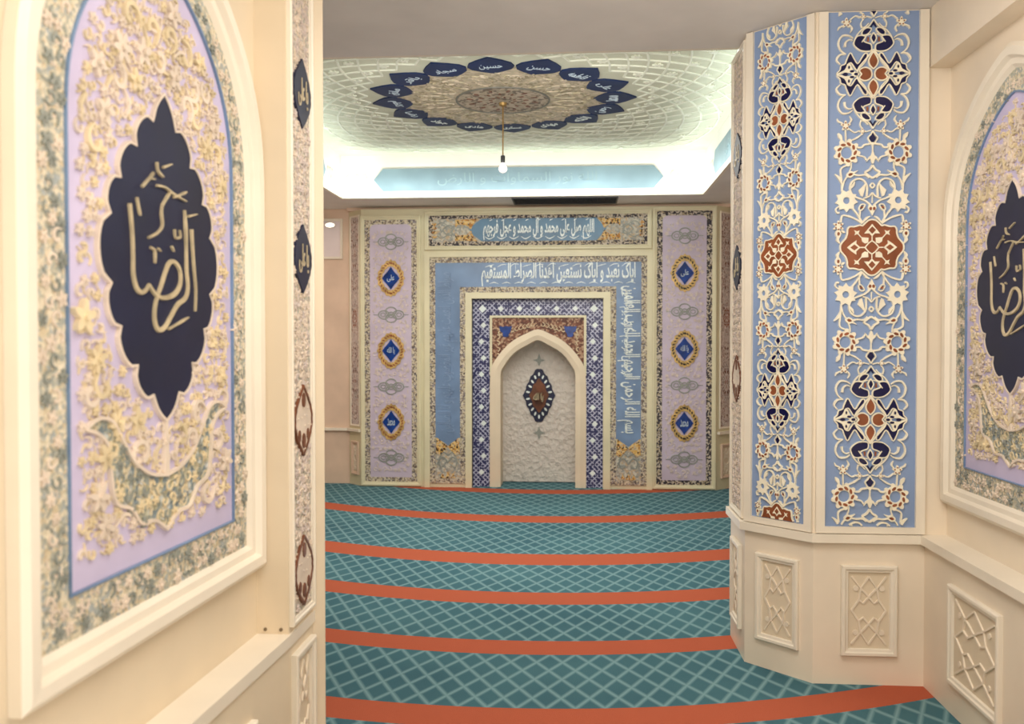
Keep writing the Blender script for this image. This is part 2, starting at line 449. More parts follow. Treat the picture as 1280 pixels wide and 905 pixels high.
Sx(fb, [(582, 325), (585, 365), (600, 400)], 1.5); Sx(fb, [(590, 340), (640, 352), (668, 378), (662, 450), (655, 548)], 2.1)
Sx(fb, [(656, 500), (678, 445), (716, 412)], 3, ws=[.4, 1.3, .3]); Sx(fb, [(530, 385), (560, 400), (590, 400)], 2, ws=[.3, 1.2, .6])
Sx(fb, [(560, 412), (590, 396), (616, 420), (592, 436)], 2.2, True); Ex(fb, 590, 416, 2.4, 1.5, .2, 'brown', .013, .0)
Sx(fb, [(438, 440), (470, 420), (520, 424), (562, 416)], 2.6, ws=[1.3, .8, .8]); Sx(fb, [(612, 428), (640, 470), (655, 530)], 1.8)
Sx(fb, [(412, 345), (436, 380), (470, 400), (445, 425), (412, 446)], 2.6)
Sx(fb, [(457, 590), (455, 510), (485, 462), (530, 450), (576, 474), (592, 522), (576, 572), (530, 600), (470, 622), (425, 658)], 2.2)
Px(fb, [(462, 478), (495, 515), (524, 540), (508, 582), (490, 592), (478, 550)], 'lace', .012)
Sx(fb, [(555, 470), (566, 500), (592, 530)], 2.4, ws=[.4, 1.4, .6])
Sx(fb, [(412, 484), (430, 505), (412, 526)], 1.8)
Sx(fb, [(412, 560), (440, 590), (482, 604)], 1.8); Sx(fb, [(412, 575), (412, 640)], 1.8, ws=[.4, 1.6, .8], axis=True)
Px(fb, [(412, 662), (438, 650), (446, 680), (430, 706), (412, 742)], 'lace', .012); Ex(fb, 426, 685, 1.7, 2.1, 0, 'brown', .014, .012)
Sx(fb, [(470, 655), (502, 652), (518, 690), (494, 694)], 1.6, True); Ex(fb, 496, 674, 1.8, 1.2, .7, 'brown', .012)
MOT.append(('r', 'lace', [fb(620+(68+24*(abs(((i/54*9) % 1)-.5)*2)**1.6*(1 if i % 12 else 1.1))*cos(2*pi*i/54+.2), 620+(68+24*(abs(((i/54*9) % 1)-.5)*2)**1.6)*sin(2*pi*i/54+.2)) for i in range(54)], [fb(620+27*cos(2*pi*i/54+.2), 620+27*sin(2*pi*i/54+.2)) for i in range(54)]))
Sx(fb, [(672, 660), (705, 686), (694, 716), (676, 712)], 2, ws=[.8, 1, 1.2])
Sx(fb, [(575, 676), (530, 730), (488, 798)], 2.2); Sx(fb, [(508, 695), (512, 760), (498, 795)], 1.8); Sx(fb, [(428, 744), (455, 758), (488, 795)], 2.4, ws=[.4, 1.3, .6])
Sx(fb, [(490, 802), (540, 768), (600, 744), (652, 738), (664, 792)], 2.2); Sx(fb, [(610, 735), (580, 748), (560, 762)], 2, ws=[.3, 1, .5])
Fx(fg, 940, 160, 7.4, 6); Sx(fg, [(940, 205), (965, 240), (940, 285), (918, 240)], 2.6, True); Ex(fg, 940, 243, 1.7, 2.2, 0, 'brown', .013)
Sx(fg, [(938, 285), (948, 312), (920, 352)], 3.4, ws=[.8, 1.2, .3]); Sx(fg, [(866, 232), (884, 222), (905, 205)], 3, ws=[.3, 1.2, .5])
ros = [(560, 88), (600, 98), (640, 130), (668, 156), (700, 150), (760, 166), (815, 167), (836, 200), (838, 240), (855, 290), (882, 322), (912, 360), (918, 395)]
Px(fg, ros+[(560, 395)], 'brown'); Sx(fg, ros, 2.0)
Sx(fg, [(560, 322), (600, 350), (638, 395)], 1.6)
Px(fg, [(560, 138), (600, 185), (648, 242), (592, 240), (560, 275)], 'lace', .012); Px(fg, [(560, 165), (600, 205), (560, 246)], 'brown', .014, .012)
Px(fg, [(842, 395), (790, 352), (735, 315), (738, 352), (690, 395)], 'lace', .012); Px(fg, [(806, 395), (760, 362), (716, 395)], 'brown', .014, .012)
Px(fg, [(600, 288), (682, 283), (672, 330), (640, 352), (603, 342)], 'lace', .012); Sx(fg, [(680, 286), (718, 244)], 1.3)
Px(fg, [(700, 205), (730, 218), (762, 205), (748, 234), (760, 262), (730, 248), (704, 262), (712, 234)], 'lace', .012)
Sx(fg, [(560, 275), (560, 322)], 1.3, axis=True); Sx(fg, [(638, 393), (690, 393)], 1.3)

def carved_strip(root, u0, zc, su, sv, vlo, vhi, z0, names=('arabesque', 'navy_inlay', 'terracotta_inlay'), mats=('lace', 'navy', 'brown'), hs=1, cells=None):
    gs = {'lace': G(z0), 'navy': G(z0), 'brown': G(z0)}
    for g in gs.values(): g.lo, g.hi = vlo, vhi
    for c, d in cells:
        org = zc + c*sv*419
        for e in MOT:
            for mx in (1, -1):
                T = lambda p: (u0+mx*p[0]*su, org+d*p[1]*sv)
                if e[0] == 's':
                    if e[7] and mx == -1: continue
                    gs[e[1]].stroke([T(p) for p in e[2]], e[3]*(su+sv)/2*1.18, 0, e[6]*hs, e[4], 3, e[5])
                elif e[0] == 'p': gs[e[1]].poly([T(p) for p in e[2]], e[3]*hs, e[4]*hs)
                elif e[0] == 'r':
                    O_, I_ = [T(p) for p in e[2]], [T(p) for p in e[3]]
                    if vlo <= min(p[1] for p in O_) and max(p[1] for p in O_) <= vhi: gs['lace'].ring(O_, I_, 0, .0119*hs)
                else:
                    q = T(e[2])
                    if (vlo and q[1]-e[3]*sv*.3 < vlo) or q[1]+e[3]*sv*.3 > vhi: continue
                    flower(gs['lace'], gs['brown'], q[0], q[1], e[3], e[4], .012*hs, pi/2, su*1.0, sv*1.0)
    for k, n, m in zip(('lace', 'navy', 'brown'), names, mats):
        if gs[k].v: gs[k].build(n, m, root)

# ------------------------------------------------------------------ survey of the mihrab wall (metres)
WY = 9.73
YAW = atan(80/1100)
def WX(p): a = (p-640)/1100; b = math.tan(YAW); return WY*(a-b)/(1+a*b)
def WZ(p): return 1.6+(430-p)*.00884
ZC = 3.14; TX0, TX1, TY0, TY1, TZ = -2.5, 1.33, 4.68, 9.23, 3.6

# ---------------- floor
g = G(); g.v = [(-4.4, -3.2, 0), (3.4, -3.2, 0), (3.4, 10.3, 0), (-4.4, 10.3, 0)]; g.f = [(0, 1, 2, 3)]
g.box(-4.4, 3.4, -3.2, 10.3, -.1, -.001)
struct('floor', g, 'carpet')
# ---------------- ceiling
g = G()
g.box(-4.4, 3.4, -3.2, TY0, ZC, ZC+.6); g.box(-4.4, 3.4, TY1, 10.4, ZC, ZC+.6)
g.box(-4.4, TX0, TY0, TY1, ZC, ZC+.6); g.box(TX1, 3.4, TY0, TY1, ZC, ZC+.6)
struct('ceiling', g, 'soffit')
g = G(); g.box(TX0-.1, TX1+.1, TY0-.1, TY1+.1, TZ, TZ+.15)
struct('ceiling', g, 'tray')
g = G()
for a, b, c, d in ((TX0, TX1, TY1-.03, TY1), (TX0, TX1, TY0, TY0+.03), (TX0, TX0+.03, TY0+.03, TY1-.03), (TX1-.03, TX1, TY0+.03, TY1-.03)):
    g.box(a, b, c, d, ZC+.0, ZC+.05)
g.build('trim_1', 'wood_cream', kind='structure')

# ---------------- back wall with the niche recess
NX0, NX1, NZ = WX(590), WX(754), WZ(373)
bl, br = -2.40, 1.53
g = G()
g.prism([(bl-.19, WY+.19), (bl, WY), (NX0, WY), (NX0, WY+.5), (bl-.19, WY+.5)], 0, 3.105)
g.prism([(br+.24, WY+.24), (br, WY), (NX1, WY), (NX1, WY+.5), (br+.24, WY+.5)], 0, 3.105)
g.box(NX0, NX1, WY, WY+.5, NZ, 3.105)
struct('wall_back', g, 'frame')
g = G(); g.box(-4.4, bl-.15, WY+.19, WY+.4, 0, ZC); g.box(br+.2, 3.4, WY+.24, WY+.4, 0, ZC)
g.box(bl-.19, br+.24, WY+.1, WY+.5, 3.105, ZC)
struct('wall_back', g, 'peach')
g = G(); g.box(-4.4, -4.3, -3.2, 10.3, 0, ZC); struct('wall_left', g, 'peach')
g = G(); g.box(3.3, 3.4, -3.2, 10.3, 0, ZC); struct('wall_right', g, 'peach')
g = G(); g.box(-4.4, 3.4, -3.3, -3.2, 0, ZC); struct('wall_front', g, 'cream')
# ledges beside the mihrab wall
g = G(); g.box(-4.3, bl-.19, WY+.15, WY+.19, .61, .64); g.prism([(bl-.19, WY+.19), (bl-.01, WY+.01), (bl-.035, WY-.01), (bl-.21, WY+.15)], .61, .64)
struct('trim_2', g, 'wood_cream')
g = G(); g.box(br+.24, 3.3, WY+.2, WY+.24, .61, .64); g.prism([(br+.24, WY+.24), (br+.01, WY+.01), (br+.035, WY-.01), (br+.26, WY+.2)], .61, .64)
struct('trim_3', g, 'wood_cream')

# ---------------- lilac panels either side of the mihrab
def lilac_panel(px0, px1, cx, blues, greys, zt, label, bmat, ring):
    x0, x1 = WX(px0), WX(px1); z0, z1 = WZ(606), WZ(zt); xc = WX(cx)
    t = thing('ornamental_panel', label, 'wall panel', ((x0+x1)/2, WY, z0)); c0 = (x0+x1)/2
    g = G(z0); g.frame(x0-.045-c0, x1+.045-c0, z0-.035, z1+.035, .05, 0, .025); g.build('frame', 'frame', t)
    bw = .062
    g = G(z0)
    for a in ((x0-c0, x1-c0, z0, z0+bw), (x0-c0, x1-c0, z1-bw, z1), (x0-c0, x0-c0+bw, z0+bw, z1-bw), (x1-c0-bw, x1-c0, z0+bw, z1-bw)): g.rect(*a, 0, .008)
    g.build('mosaic_border', bmat, t)
    g = G(z0); a, b = x0-c0+bw, x1-c0-bw
    k = .05
    g.poly([(a, z0+bw), (b, z0+bw), (b, z1-bw-k), (b-k*.3, z1-bw-k*.3), (b-k, z1-bw), (a+k, z1-bw), (a+k*.3, z1-bw-k*.3), (a, z1-bw-k)], 0, .005)
    g.build('field', 'lilac', t)
    holes = [WZ(q) for q in blues]
    def ins(x, y): return a+.03 < x < b-.03 and z0+bw+.03 < y < z1-bw-.04 and all(hypot((x-xc+c0)/.16, (y-q)/.21) > 1 for q in holes) and all(hypot((x-xc+c0)/.16, (y-WZ(q))/.09) > 1 for q in greys)
    g1, g2 = G(z0), G(z0)
    scatter_relief(g1, g2, ins, (a, b, z0+bw, z1-bw), .06, px0, .008)
    g1.v = [(x, y-.004, z) for x, y, z in g1.v]; k0 = len(g1.v); g1.v += [(x, y-.004, z) for x, y, z in g2.v]; g1.f += [tuple(i+k0 for i in f) for f in g2.f]
    g1.build('scroll_relief', 'relief_lilac', t)
    u = xc-c0
    for q, nm in zip(blues, ('علی', 'یا الله', 'محمد')):
        zc = WZ(q)
        g = G(z0); pts = []
        for s, A, B in ((1, .153, .205), (.62, .1, .135)): 
            pts.append([(u+A*(abs(cos(w))**1.25)*(1 if cos(w) > 0 else -1)*(1+.05*cos(16*w)), zc+B*(abs(sin(w))**1.15)*(1 if sin(w) > 0 else -1)*(1+.04*cos(16*w))) for w in [2*pi*i/64 for i in range(64)]])
        g.ring(pts[0], pts[1], 0, .016)
        r = g.build('medallion', 'gold', t)
        g = G(z0)
        for i in range(28):
            w = 2*pi*(i+.5)/28; cx_, sx_ = cos(w), sin(w)
            ex = u+.126*(abs(cx_)**1.2)*(1 if cx_ > 0 else -1); ez = zc+.17*(abs(sx_)**1.15)*(1 if sx_ > 0 else -1)
            g.ell(ex, ez, .017, .008, w+.8, .016, .018, 8)
        g.build('ring_inlay', 'black' if ring else 'brown', r)
        g = G(z0); q4 = [(0, .128), (.03, .085), (.05, .06), (.072, .038), (.098, 0)]
        pl = [(u+a_, zc+b_) for a_, b_ in q4]+[(u+a_, zc-b_) for a_, b_ in q4[-2::-1]]+[(u-a_, zc-b_) for a_, b_ in q4[1:]]+[(u-a_, zc+b_) for a_, b_ in q4[-2:0:-1]]
        g.poly(pl, 0, .014); g.build('blue_centre', 'blue_enamel', r)
        g = G(z0); lettering(g, nm, u, zc, .085, .08, .016); g.build('inscription', 'blue_script', r)
    for q in greys:
        zc = WZ(q); g = G(z0)
        E = lambda cx_, cz_, rx, ry, w: g.stroke([(u+cx_+rx*cos(2*pi*i/16), zc+cz_+ry*sin(2*pi*i/16)) for i in range(16)], w, 0, .013, True, 2)
        E(0, .04, .06, .045, .015); E(0, -.04, .06, .045, .015); E(.082, 0, .06, .046, .015); E(-.082, 0, .06, .046, .015)
        E(0, 0, .03, .03, .012); E(.09, 0, .026, .02, .01); E(-.09, 0, .026, .02, .01)
        g.stroke([(u-.2, zc), (u-.14, zc)], .008, 0, .011); g.stroke([(u+.2, zc), (u+.14, zc)], .008, 0, .011)
        g.build('scroll_cartouche', 'grey_line', t)
lilac_panel(456, 521.5, 489, (347, 438.5, 529), (301, 393, 484, 574), 272, 'tall lilac wall panel with three blue diamond medallions, left of the mihrab', 'mosaic_border', 0)
lilac_panel(820.5, 890, 855.5, (342.5, 436, 528), (296.5, 390, 481, 573), 264.5, 'tall lilac wall panel with three gold-ringed blue diamonds, right of the mihrab', 'mosaic_bw', 1)

# ---------------- calligraphy frieze above the mihrab
x0, x1, z0, z1 = WX(536), WX(809), WZ(307), WZ(267.5); c0 = (x0+x1)/2
t = thing('calligraphy_frieze', 'long blue panel with white calligraphy above the mihrab, under the ceiling', 'wall panel', (c0, WY, z0))
g = G(z0); g.frame(x0-.045-c0, x1+.045-c0, z0-.045, z1+.035, .05, 0, .03); g.build('frame', 'frame', t)
X = lambda p: WX(p)-c0
g = G(z0); b = .05
for a in ((x0-c0, x1-c0, z0, z0+b), (x0-c0, x1-c0, z1-b, z1), (x0-c0, x0-c0+b, z0+b, z1-b), (x1-c0-b, x1-c0, z0+b, z1-b)): g.rect(*a, 0, .01)
g.build('mosaic_border', 'mosaic_bw', t)
g = G(z0); g.rect(x0-c0+b, X(600), z0+b, z1-b, 0, .006); g.rect(X(745), x1-c0-b, z0+b, z1-b, 0, .006); g.build('scroll_field', 'mosaic_grey', t)
zm = (z0+z1)/2; zh = (z1-z0)/2-b
g = G(z0); g.poly([(X(587), zm), (X(592), zm+zh*.45), (X(602), zm+zh), (X(745), zm+zh), (X(752), zm+zh*.45), (X(757.5), zm), (X(752), zm-zh*.45), (X(745), zm-zh), (X(602), zm-zh), (X(592), zm-zh*.45)], 0, .010); pl = g.build('blue_cartouche', 'frieze_blue', t)
g = G(z0); lettering(g, 'اللهم صل علی محمد و آل محمد و عجل فرجهم', X(673), zm+.012, X(742)-X(604), .25, .018, bold=.026)
for i in range(9):
    u = X(612+i*15); g.stroke([(u-.05, zm-.075), (u, zm-.1), (u+.06, zm-.07)], .012, .008, .017, ws=[.3, 1.2, .3])
    g.stroke([(u, zm+.1), (u+.03, zm+.115)], .009, .008, .016)
g.build('inscription', 'white_script', pl, label='white raised lettering')
for s, px in ((1, 757), (-1, 587)):
    g = G(z0); u = X(px)
    for v in (1, -1):
        pts = [(u-s*.02, zm+v*.006), (u+s*.03, zm+v*.05), (u+s*.13, zm+v*.06), (u+s*.155, zm+v*.03), (u+s*.16, zm+v*(zh-.01)), (u-s*.09, zm+v*(zh-.002)), (u-s*.045, zm+v*zh*.55)]
        g.poly(pts, 0, .013)
    g.build('gold_spandrel', 'mosaic_gold', t)
    g = G(z0)
    for v in (1, -1):
        g.stroke([(u+s*.3, zm), (u+s*.25, zm+v*.05), (u+s*.19, zm+v*.045), (u+s*.2, zm+v*.02)], .016, 0, .014)
        g.stroke([(u+s*.18, zm), (u+s*.3, zm+v*.085), (u+s*.36, zm+v*.06)], .012, 0, .013)
    g.build('silver_scroll', 'grey_line', t)
    g = G(z0); uu = u+s*.39
    for v in (-.07, -.025, .025, .07): g.poly([(uu-.03*s, zm+v), (uu, zm+v+.022), (uu+.035*s, zm+v), (uu, zm+v-.022)], 0, .013)
    g.build('amber_leaf', 'mosaic_gold', t)

# ---------------- mihrab
c0 = WX(672); X = lambda p: WX(p)-c0
t = thing('mihrab', 'arched mihrab niche framed in navy tile inside a blue calligraphy band', 'mihrab', (c0, WY, 0))
zb, zt = WZ(606), WZ(321)
ox0, ox1, ix0, ix1, izt = X(537.5), X(808.5), X(582), X(763), WZ(365.5)
def U(g, a, b, c, d, ztop_o, ztop_i, h0, h1, zb=zb):
    """inverted-U band: outer a..d, inner b..c"""
    g.rect(a, b, zb, ztop_i, h0, h1); g.rect(c, d, zb, ztop_i, h0, h1); g.rect(a, d, ztop_i, ztop_o, h0, h1)
g = G(); U(g, ox0-.06, ox0, ox1, ox1+.06, zt+.05, zt, 0, .028, .0); g.build('outer_frame', 'frame', t)
b = .062
g = G(); U(g, ox0, ox0+b, ox1-b, ox1, zt, zt-b, 0, .01); U(g, ix0-b, ix0, ix1, ix1+b, izt+b, izt, 0, .01)
g.rect(ox0+b, ix0-b, zb, zb+.05, 0, .01); g.rect(ix1+b, ox1-b, zb, zb+.05, 0, .01)
g.build('mosaic_border', 'mosaic_border', t)
g = G(); zp = WZ(548); zq = WZ(558)
A, B, C_, D = ox0+b, ix0-b, ix1+b, ox1-b
g.poly([(A, zt-b), (A, zp), ((A+B)/2-.04, zq+.03), ((A+B)/2, zq), ((A+B)/2+.04, zq+.03), (B, zp), (B, izt+b), (C_, izt+b), (C_, zp), ((C_+D)/2-.04, zq+.03), ((C_+D)/2, zq), ((C_+D)/2+.04, zq+.03), (D, zp), (D, zt-b)], 0, .006)
band = g.build('blue_band', 'band_blue', t)
g = G(); zm = (zt-b+izt+b)/2
lettering(g, 'ایاک نعبد و ایاک نستعین اهدنا الصراط المستقیم', (X(602)+X(794))/2, zm, X(794)-X(602), .26, .014, bold=.02)
for i in range(12):
    u = X(612+i*15.5); g.stroke([(u-.05, zm+.085), (u, zm+.1+.01*(i % 3)), (u+.05, zm+.112)], .009, .006, .012, ws=[.4, 1.2, .4])
    g.stroke([(u, zm-.1), (u+.05, zm-.085), (u+.1, zm-.1)], .01, .006, .012, ws=[.3, 1.2, .3])
lettering(g, 'بسم الله الرحمن الرحیم الحمد لله رب العالمین', (C_+D)/2, (WZ(358)+WZ(541))/2, WZ(358)-WZ(541), .25, .014, -pi/2, bold=.016)
lettering(g, 'الرحمن الرحیم مالک یوم الدین', (C_+D)/2-.03, (WZ(362)+WZ(470))/2, WZ(362)-WZ(470), .14, .012, -pi/2, bold=.005)
g.build('inscription', 'white_script', band, label='white raised lettering')
g = G(); lettering(g, 'صراط الذین انعمت علیهم غیر المغضوب علیهم و لا الضالین', (A+B)/2, (WZ(340)+WZ(541))/2, WZ(340)-WZ(541), .22, .012, pi/2, bold=.004)
g.build('inscription', plain('faded_script', (134, 158, 190), .4), band, label='faint blue raised lettering')
for m in ((A+B)/2, (C_+D)/2):
    g = G(); g.rect(m-(B-A)/2, m+(B-A)/2, zb+.05, zp-.04, 0, .004); g.build('scroll_field', 'mosaic_grey', t)
    g = G()
    for s in (1, -1):
        g.poly([(m, zq-.015), (m+s*.03, zq+.015), (m+s*.125, zp), (m+s*.135, zp-.18), (m+s*.09, zp-.2), (m+s*.03, zq-.05)], 0, .012)
    g.build('gold_spandrel', 'mosaic_gold', t)
    g = G()
    for s in (1, -1):
        g.stroke([(m, zp-.28), (m+s*.05, zp-.22), (m+s*.1, zp-.26), (m+s*.08, zp-.33), (m+s*.03, zp-.3)], .018, 0, .012)
        g.stroke([(m, zp-.2), (m+s*.06, zp-.17), (m+s*.12, zp-.3)], .012, 0, .012)
    g.build('silver_scroll', 'grey_line', t)
    g = G()
    for i in (-1, 0, 1): g.poly([(m+i*.06-.028, zb+.06), (m+i*.06, zb+.14-abs(i)*.02), (m+i*.06+.028, zb+.06)], 0, .012); g.ell(m+i*.06, zb+.085, .012, .018, 0, .012, .013, 8)
    g.build('amber_leaf', 'mosaic_gold', t)
# cream inner frame (stands proud) and its deep reveal
g = G(); U(g, X(582), X(590), X(754.5), X(763), WZ(365.5), WZ(373), -.06, .03, 0); g.build('inner_frame', 'frame', t)
D0 = -.07
g = G(); U(g, X(590), X(612), X(732), X(754.5), WZ(373), WZ(396), D0-.005, D0, 0); tb = g.build('tile_border', 'tile', t)
g = G(); xl, xr = X(602.3), X(742.5); zz = WZ(385.5)
for i in range(7): 
    u = xl+(xr-xl)*i/6; r = .045 if i in (0, 6) else .034
    g.poly([(u-r, zz), (u, zz-r), (u+r, zz), (u, zz+r)], D0, D0+.006)
for k in range(1, 11):
    for u in (xl, xr):
        z = zz-k*.183; uu = u+(.012 if k % 2 else -.012); r = .034
        g.poly([(uu-r, z), (uu, z-r), (uu+r, z), (uu, z+r)], D0, D0+.006)
g.build('white_diamond', 'white_script', tb)
# archway
outer = [(611.5, 606), (611.5, 560), (611.5, 500), (612, 474), (614, 459), (620, 448), (629.5, 436), (642, 425), (657, 417), (672, 411.5)]
inner = [(625, 606), (625, 560), (625, 500), (625, 478), (625.6, 465), (629.5, 457.5), (637, 446.6), (646.5, 438), (659, 431), (672, 425)]
om = [(X(a), WZ(b_)) for a, b_ in outer]; im = [(X(a), WZ(b_)) for a, b_ in inner]
om[0] = (om[0][0], 0); im[0] = (im[0][0], 0)
mir = lambda P: P+[(-a, z) for a, z in P[-2::-1]]
om, im = mir(om), mir(im)
om = om[:1]+smooth(om[1:-1], False, 3)+om[-1:]; im = im[:1]+smooth(im[1:-1], False, 3)+im[-1:]
h1 = D0+.02
g = G(); n = len(om)
cm = [((a[0]*.45+b_[0]*.55), (a[1]*.45+b_[1]*.55)) for a, b_ in zip(om, im)]
rows = []
for P, h in ((om, D0), (om, h1), (cm, h1+.015), (im, h1-.004), (im, D0-.33)): rows.append([g.P(a, z, h) for a, z in P])
for a, b_ in zip(rows, rows[1:]):
    for i in range(n-1): g.f.append((a[i], a[i+1], b_[i+1], b_[i]))
g.build('arch', 'cream', t, smooth_=False)
tx = X(614); zs = WZ(396.5)
g = G()
L = [p for p in om if p[1] > WZ(470)]
top = zs
apex = len(L)//2
left = [p for p in L if p[0] <= 1e-4]; right = [p for p in L if p[0] >= -1e-4]
g.poly([(-.0, top)]+[(X(612), top)]+left, D0-.004, D0-.001)
g.poly([(0, top)]+right+[(-X(612), top)], D0-.004, D0-.001)
sp = g.build('spandrel', 'mosaic_brown', t)
g = G()
for s in (1, -1):
    cx_, cz_ = s*X(631.5), WZ(413.5)
    g.poly([(cx_+s*p, cz_+q) for p, q in ((-.07, .055), (-.03, .045), (0, .055), (.03, .045), (.07, .055), (.06, .0), (.035, -.035), (.03, -.065), (-.005, -.07), (-.03, -.06), (-.035, -.02), (-.065, .0))], D0, D0+.01)
g.build('blue_shield', 'blue_enamel', sp)
g = G(); R = random.Random(3)
for s in (1, -1):
    for i in range(9):
        u = s*(.05+.045*i); z = top-.05-.012*i
        if abs(u) > .43: continue
        g.stroke([(u, z), (u+s*.03, z-.03), (u+s*.005, z-.05), (u-s*.02, z-.025)], .01, D0, D0+.006, ws=[.6, 1, .4])
    for i in range(6):
        z = top-.12-.07*i; u = s*.455
        if i < 5: g.stroke([(u, z), (u-s*.03, z-.02), (u-s*.01, z-.05)], .01, D0, D0+.006)
g.build('scroll_relief', 'relief_gold', sp)
g = G(); U(g, X(611.5), X(614.5), -X(614.5), -X(611.5), WZ(394), WZ(396.8), D0, D0+.014, WZ(470)); g.build('arch_fillet', 'frame', t)
g = G(); bm_ = [p for p in im]
g.poly([(a*1.02, z+.01) for a, z in im], D0-.36, D0-.33); g.build('niche_wall', 'niche', t)
# lozenge inside the niche
HB = D0-.33
zc = WZ(497)
def loz(w, h_, n=48, bump=.035, k=14): 
    o = []
    for i in range(n):
        a = 2*pi*i/n; c, s = cos(a), sin(a)
        q = 1/(abs(c)**1.5+abs(s)**1.12)**.72
        o.append((w*c*q*(1+bump*cos(k*a)), zc+h_*s*q*(1+bump*cos(k*a))))
    return o
g = G(); g.poly(loz(.182, .315), HB, HB+.015); lz = g.build('medallion', 'navy_matte', t, label='navy-edged lozenge medallion with brown centre')
g = G(); g.poly(loz(.108, .19, bump=.05, k=8), HB+.015, HB+.022); g.build('brown_centre', 'brown_dark', lz)
g = G()
for i in range(18):
    a = 2*pi*(i+.5)/18; c, s = cos(a), sin(a); q = 1/(abs(c)**1.5+abs(s)**1.12)**.72
    g.ell(.14*c*q, zc+.245*s*q, .012, .024, a+pi/2, HB+.015, HB+.02, 8)
g.build('white_leaf', 'white_script', lz)
g = G(); lettering(g, 'یا الله', 0, zc-.01, .11, .09, HB+.027, bold=.01, h0=HB+.022); 
g.v = [(x, -(HB+.022) if y > -(HB+.022) else y, z) for x, y, z in g.v]
g.build('inscription', 'script_gold', lz)
for s, z in ((1, WZ(451)), (-1, WZ(546))):
    g = G()
    g.poly([(0, z-s*.07), (.022, z-s*.02), (.07, z+s*.0), (.02, z+s*.015), (0, z+s*.08), (-.02, z+s*.015), (-.07, z), (-.022, z-s*.02)], HB, HB+.01)
    g.build('finial', 'grey_line', t)

# ---------------- small strips on the splayed sides and wall panel at far left
def side_strip(name, loc, rz, w, label, mirror):
    t = thing(name, label, 'wall panel', loc, rz)
    z0 = .67; 
    g = G(z0); g.frame(-w/2-.02, w/2+.02, .67, 3.05, .022, 0, .014); g.build('frame', 'wood_cream', t)
    g = G(z0); g.rect(-w/2, w/2, .69, 3.03, 0, .004); g.build('field', 'mosaic_rose', t)
    carved_strip(t, 0, 2.6, w/112, .71/209.5, .69, 3.03, z0, hs=.7, mats=('relief_lilac', 'brown_dark', 'brown'), cells=[(0, 1), (0, -1), (-1, 1), (-1, -1)])
    return t
side_strip('ornament_strip', (br+.12, WY+.12, .67), pi/4, .2, 'narrow carved strip on the splayed wall beside the right lilac panel', 0)
side_strip('ornament_strip', (bl-.095, WY+.095, .67), -pi/4, .16, 'narrow carved strip on the splayed wall beside the left lilac panel', 0)
def wainscot(loc, rz, w, z0, z1, label, group=None, mat='pier'):
    t = thing('wainscot_panel', label, 'wall panel', loc, rz, group)
    zb_ = loc[2]
    g = G(zb_); g.frame(-w/2, w/2, z0, z1, .035, 0, .022); g.build('frame', 'wood_cream' if mat == 'pier' else mat, t)
    g = G(zb_); g.rect(-w/2+.03, w/2-.03, z0+.03, z1-.03, 0, .003); g.build('panel_field', 'cream', t)
    g = G(zb_); hw = w/2-.045; hh = (z1-z0)/2-.045; zc = (z0+z1)/2
    for s in (1, -1):
        for v in (1, -1):
            T = lambda p: (s*p[0]*hw, zc+v*p[1]*hh)
            g.stroke([T(p) for p in ((.0, .95), (.45, .62), (.95, .95))], .011, 0, .009, sm=0)
            g.stroke([T(p) for p in ((.95, .0), (.55, .3), (.45, .62))], .011, 0, .009, sm=0)
            g.stroke([T(p) for p in ((0, .38), (.3, .2), (.55, .3))], .011, 0, .009, sm=0)
            g.stroke([T(p) for p in ((0, .38), (.2, .5), (.45, .62))], .011, 0, .009, sm=0)
            g.ell(*T((.72, .62)), .013, .013, 0, 0, .008, 8)
    g.build('star_tracery', 'pier', t)
wainscot((br+.125, WY+.125, .12), pi/4, .2, .12, .5, 'small carved wainscot panel on the splayed wall right of the mihrab wall', mat='peach')
wainscot((bl-.095, WY+.095, .12), -pi/4, .15, .12, .5, 'small carved wainscot panel on the splayed wall left of the mihrab wall', mat='peach')
t = thing('framed_panel', 'square cream framed wall panel at far left, high beside the mihrab wall', 'wall panel', (-2.83, WY+.19, 2.57))
g = G(2.57); g.frame(-.2, .17, 2.57, 3.03, .03, 0, .03); g.build('frame', 'wood_cream', t)
g = G(2.57); g.rect(-.175, .145, 2.595, 3.005, 0, .006); g.build('panel_face', plain('pinkish_face', (232, 218, 216), .4, var=.04), t)
t = thing('wall_light', 'small round glowing lamp high on the far left wall panel', 'lamp', (-2.80, WY+.165, 2.955))
g = G(); g.v = []; g.ell(0, 0, .06, .03, 0, 0, .012, 16); g.build('lamp_rim', 'wood_cream', t)
g = G(); g.ell(0, 0, .05, .022, 0, .012, .018, 16); g.build('diffuser', 'glow', t)

# ---------------- air slot in the soffit
t = thing('air_vent', 'long black slot air diffuser in the soffit above the mihrab', 'vent', (-.12, 9.475, ZC))
g = G(ZC); 
for a in ((-.56, .56, -.2, -.185), (-.56, .56, .185, .2), (-.56, -.545, -.185, .185), (.545, .56, -.185, .185)): g.box(*a, ZC-.012, ZC)
g.build('frame', plain('dark_grey_metal', (56, 58, 62), .4, .3), t)
g = G(ZC); g.box(-.545, .545, -.185, .185, ZC-.003, ZC); g.build('duct_back', 'black', t)
for i in range(5):
    g = G(ZC); y = -.12+.06*i; g.box(-.545, .545, y-.004, y+.004, ZC-.01, ZC-.003); g.build('slat', plain('slat_metal', (34, 38, 44), .35, .4), t)

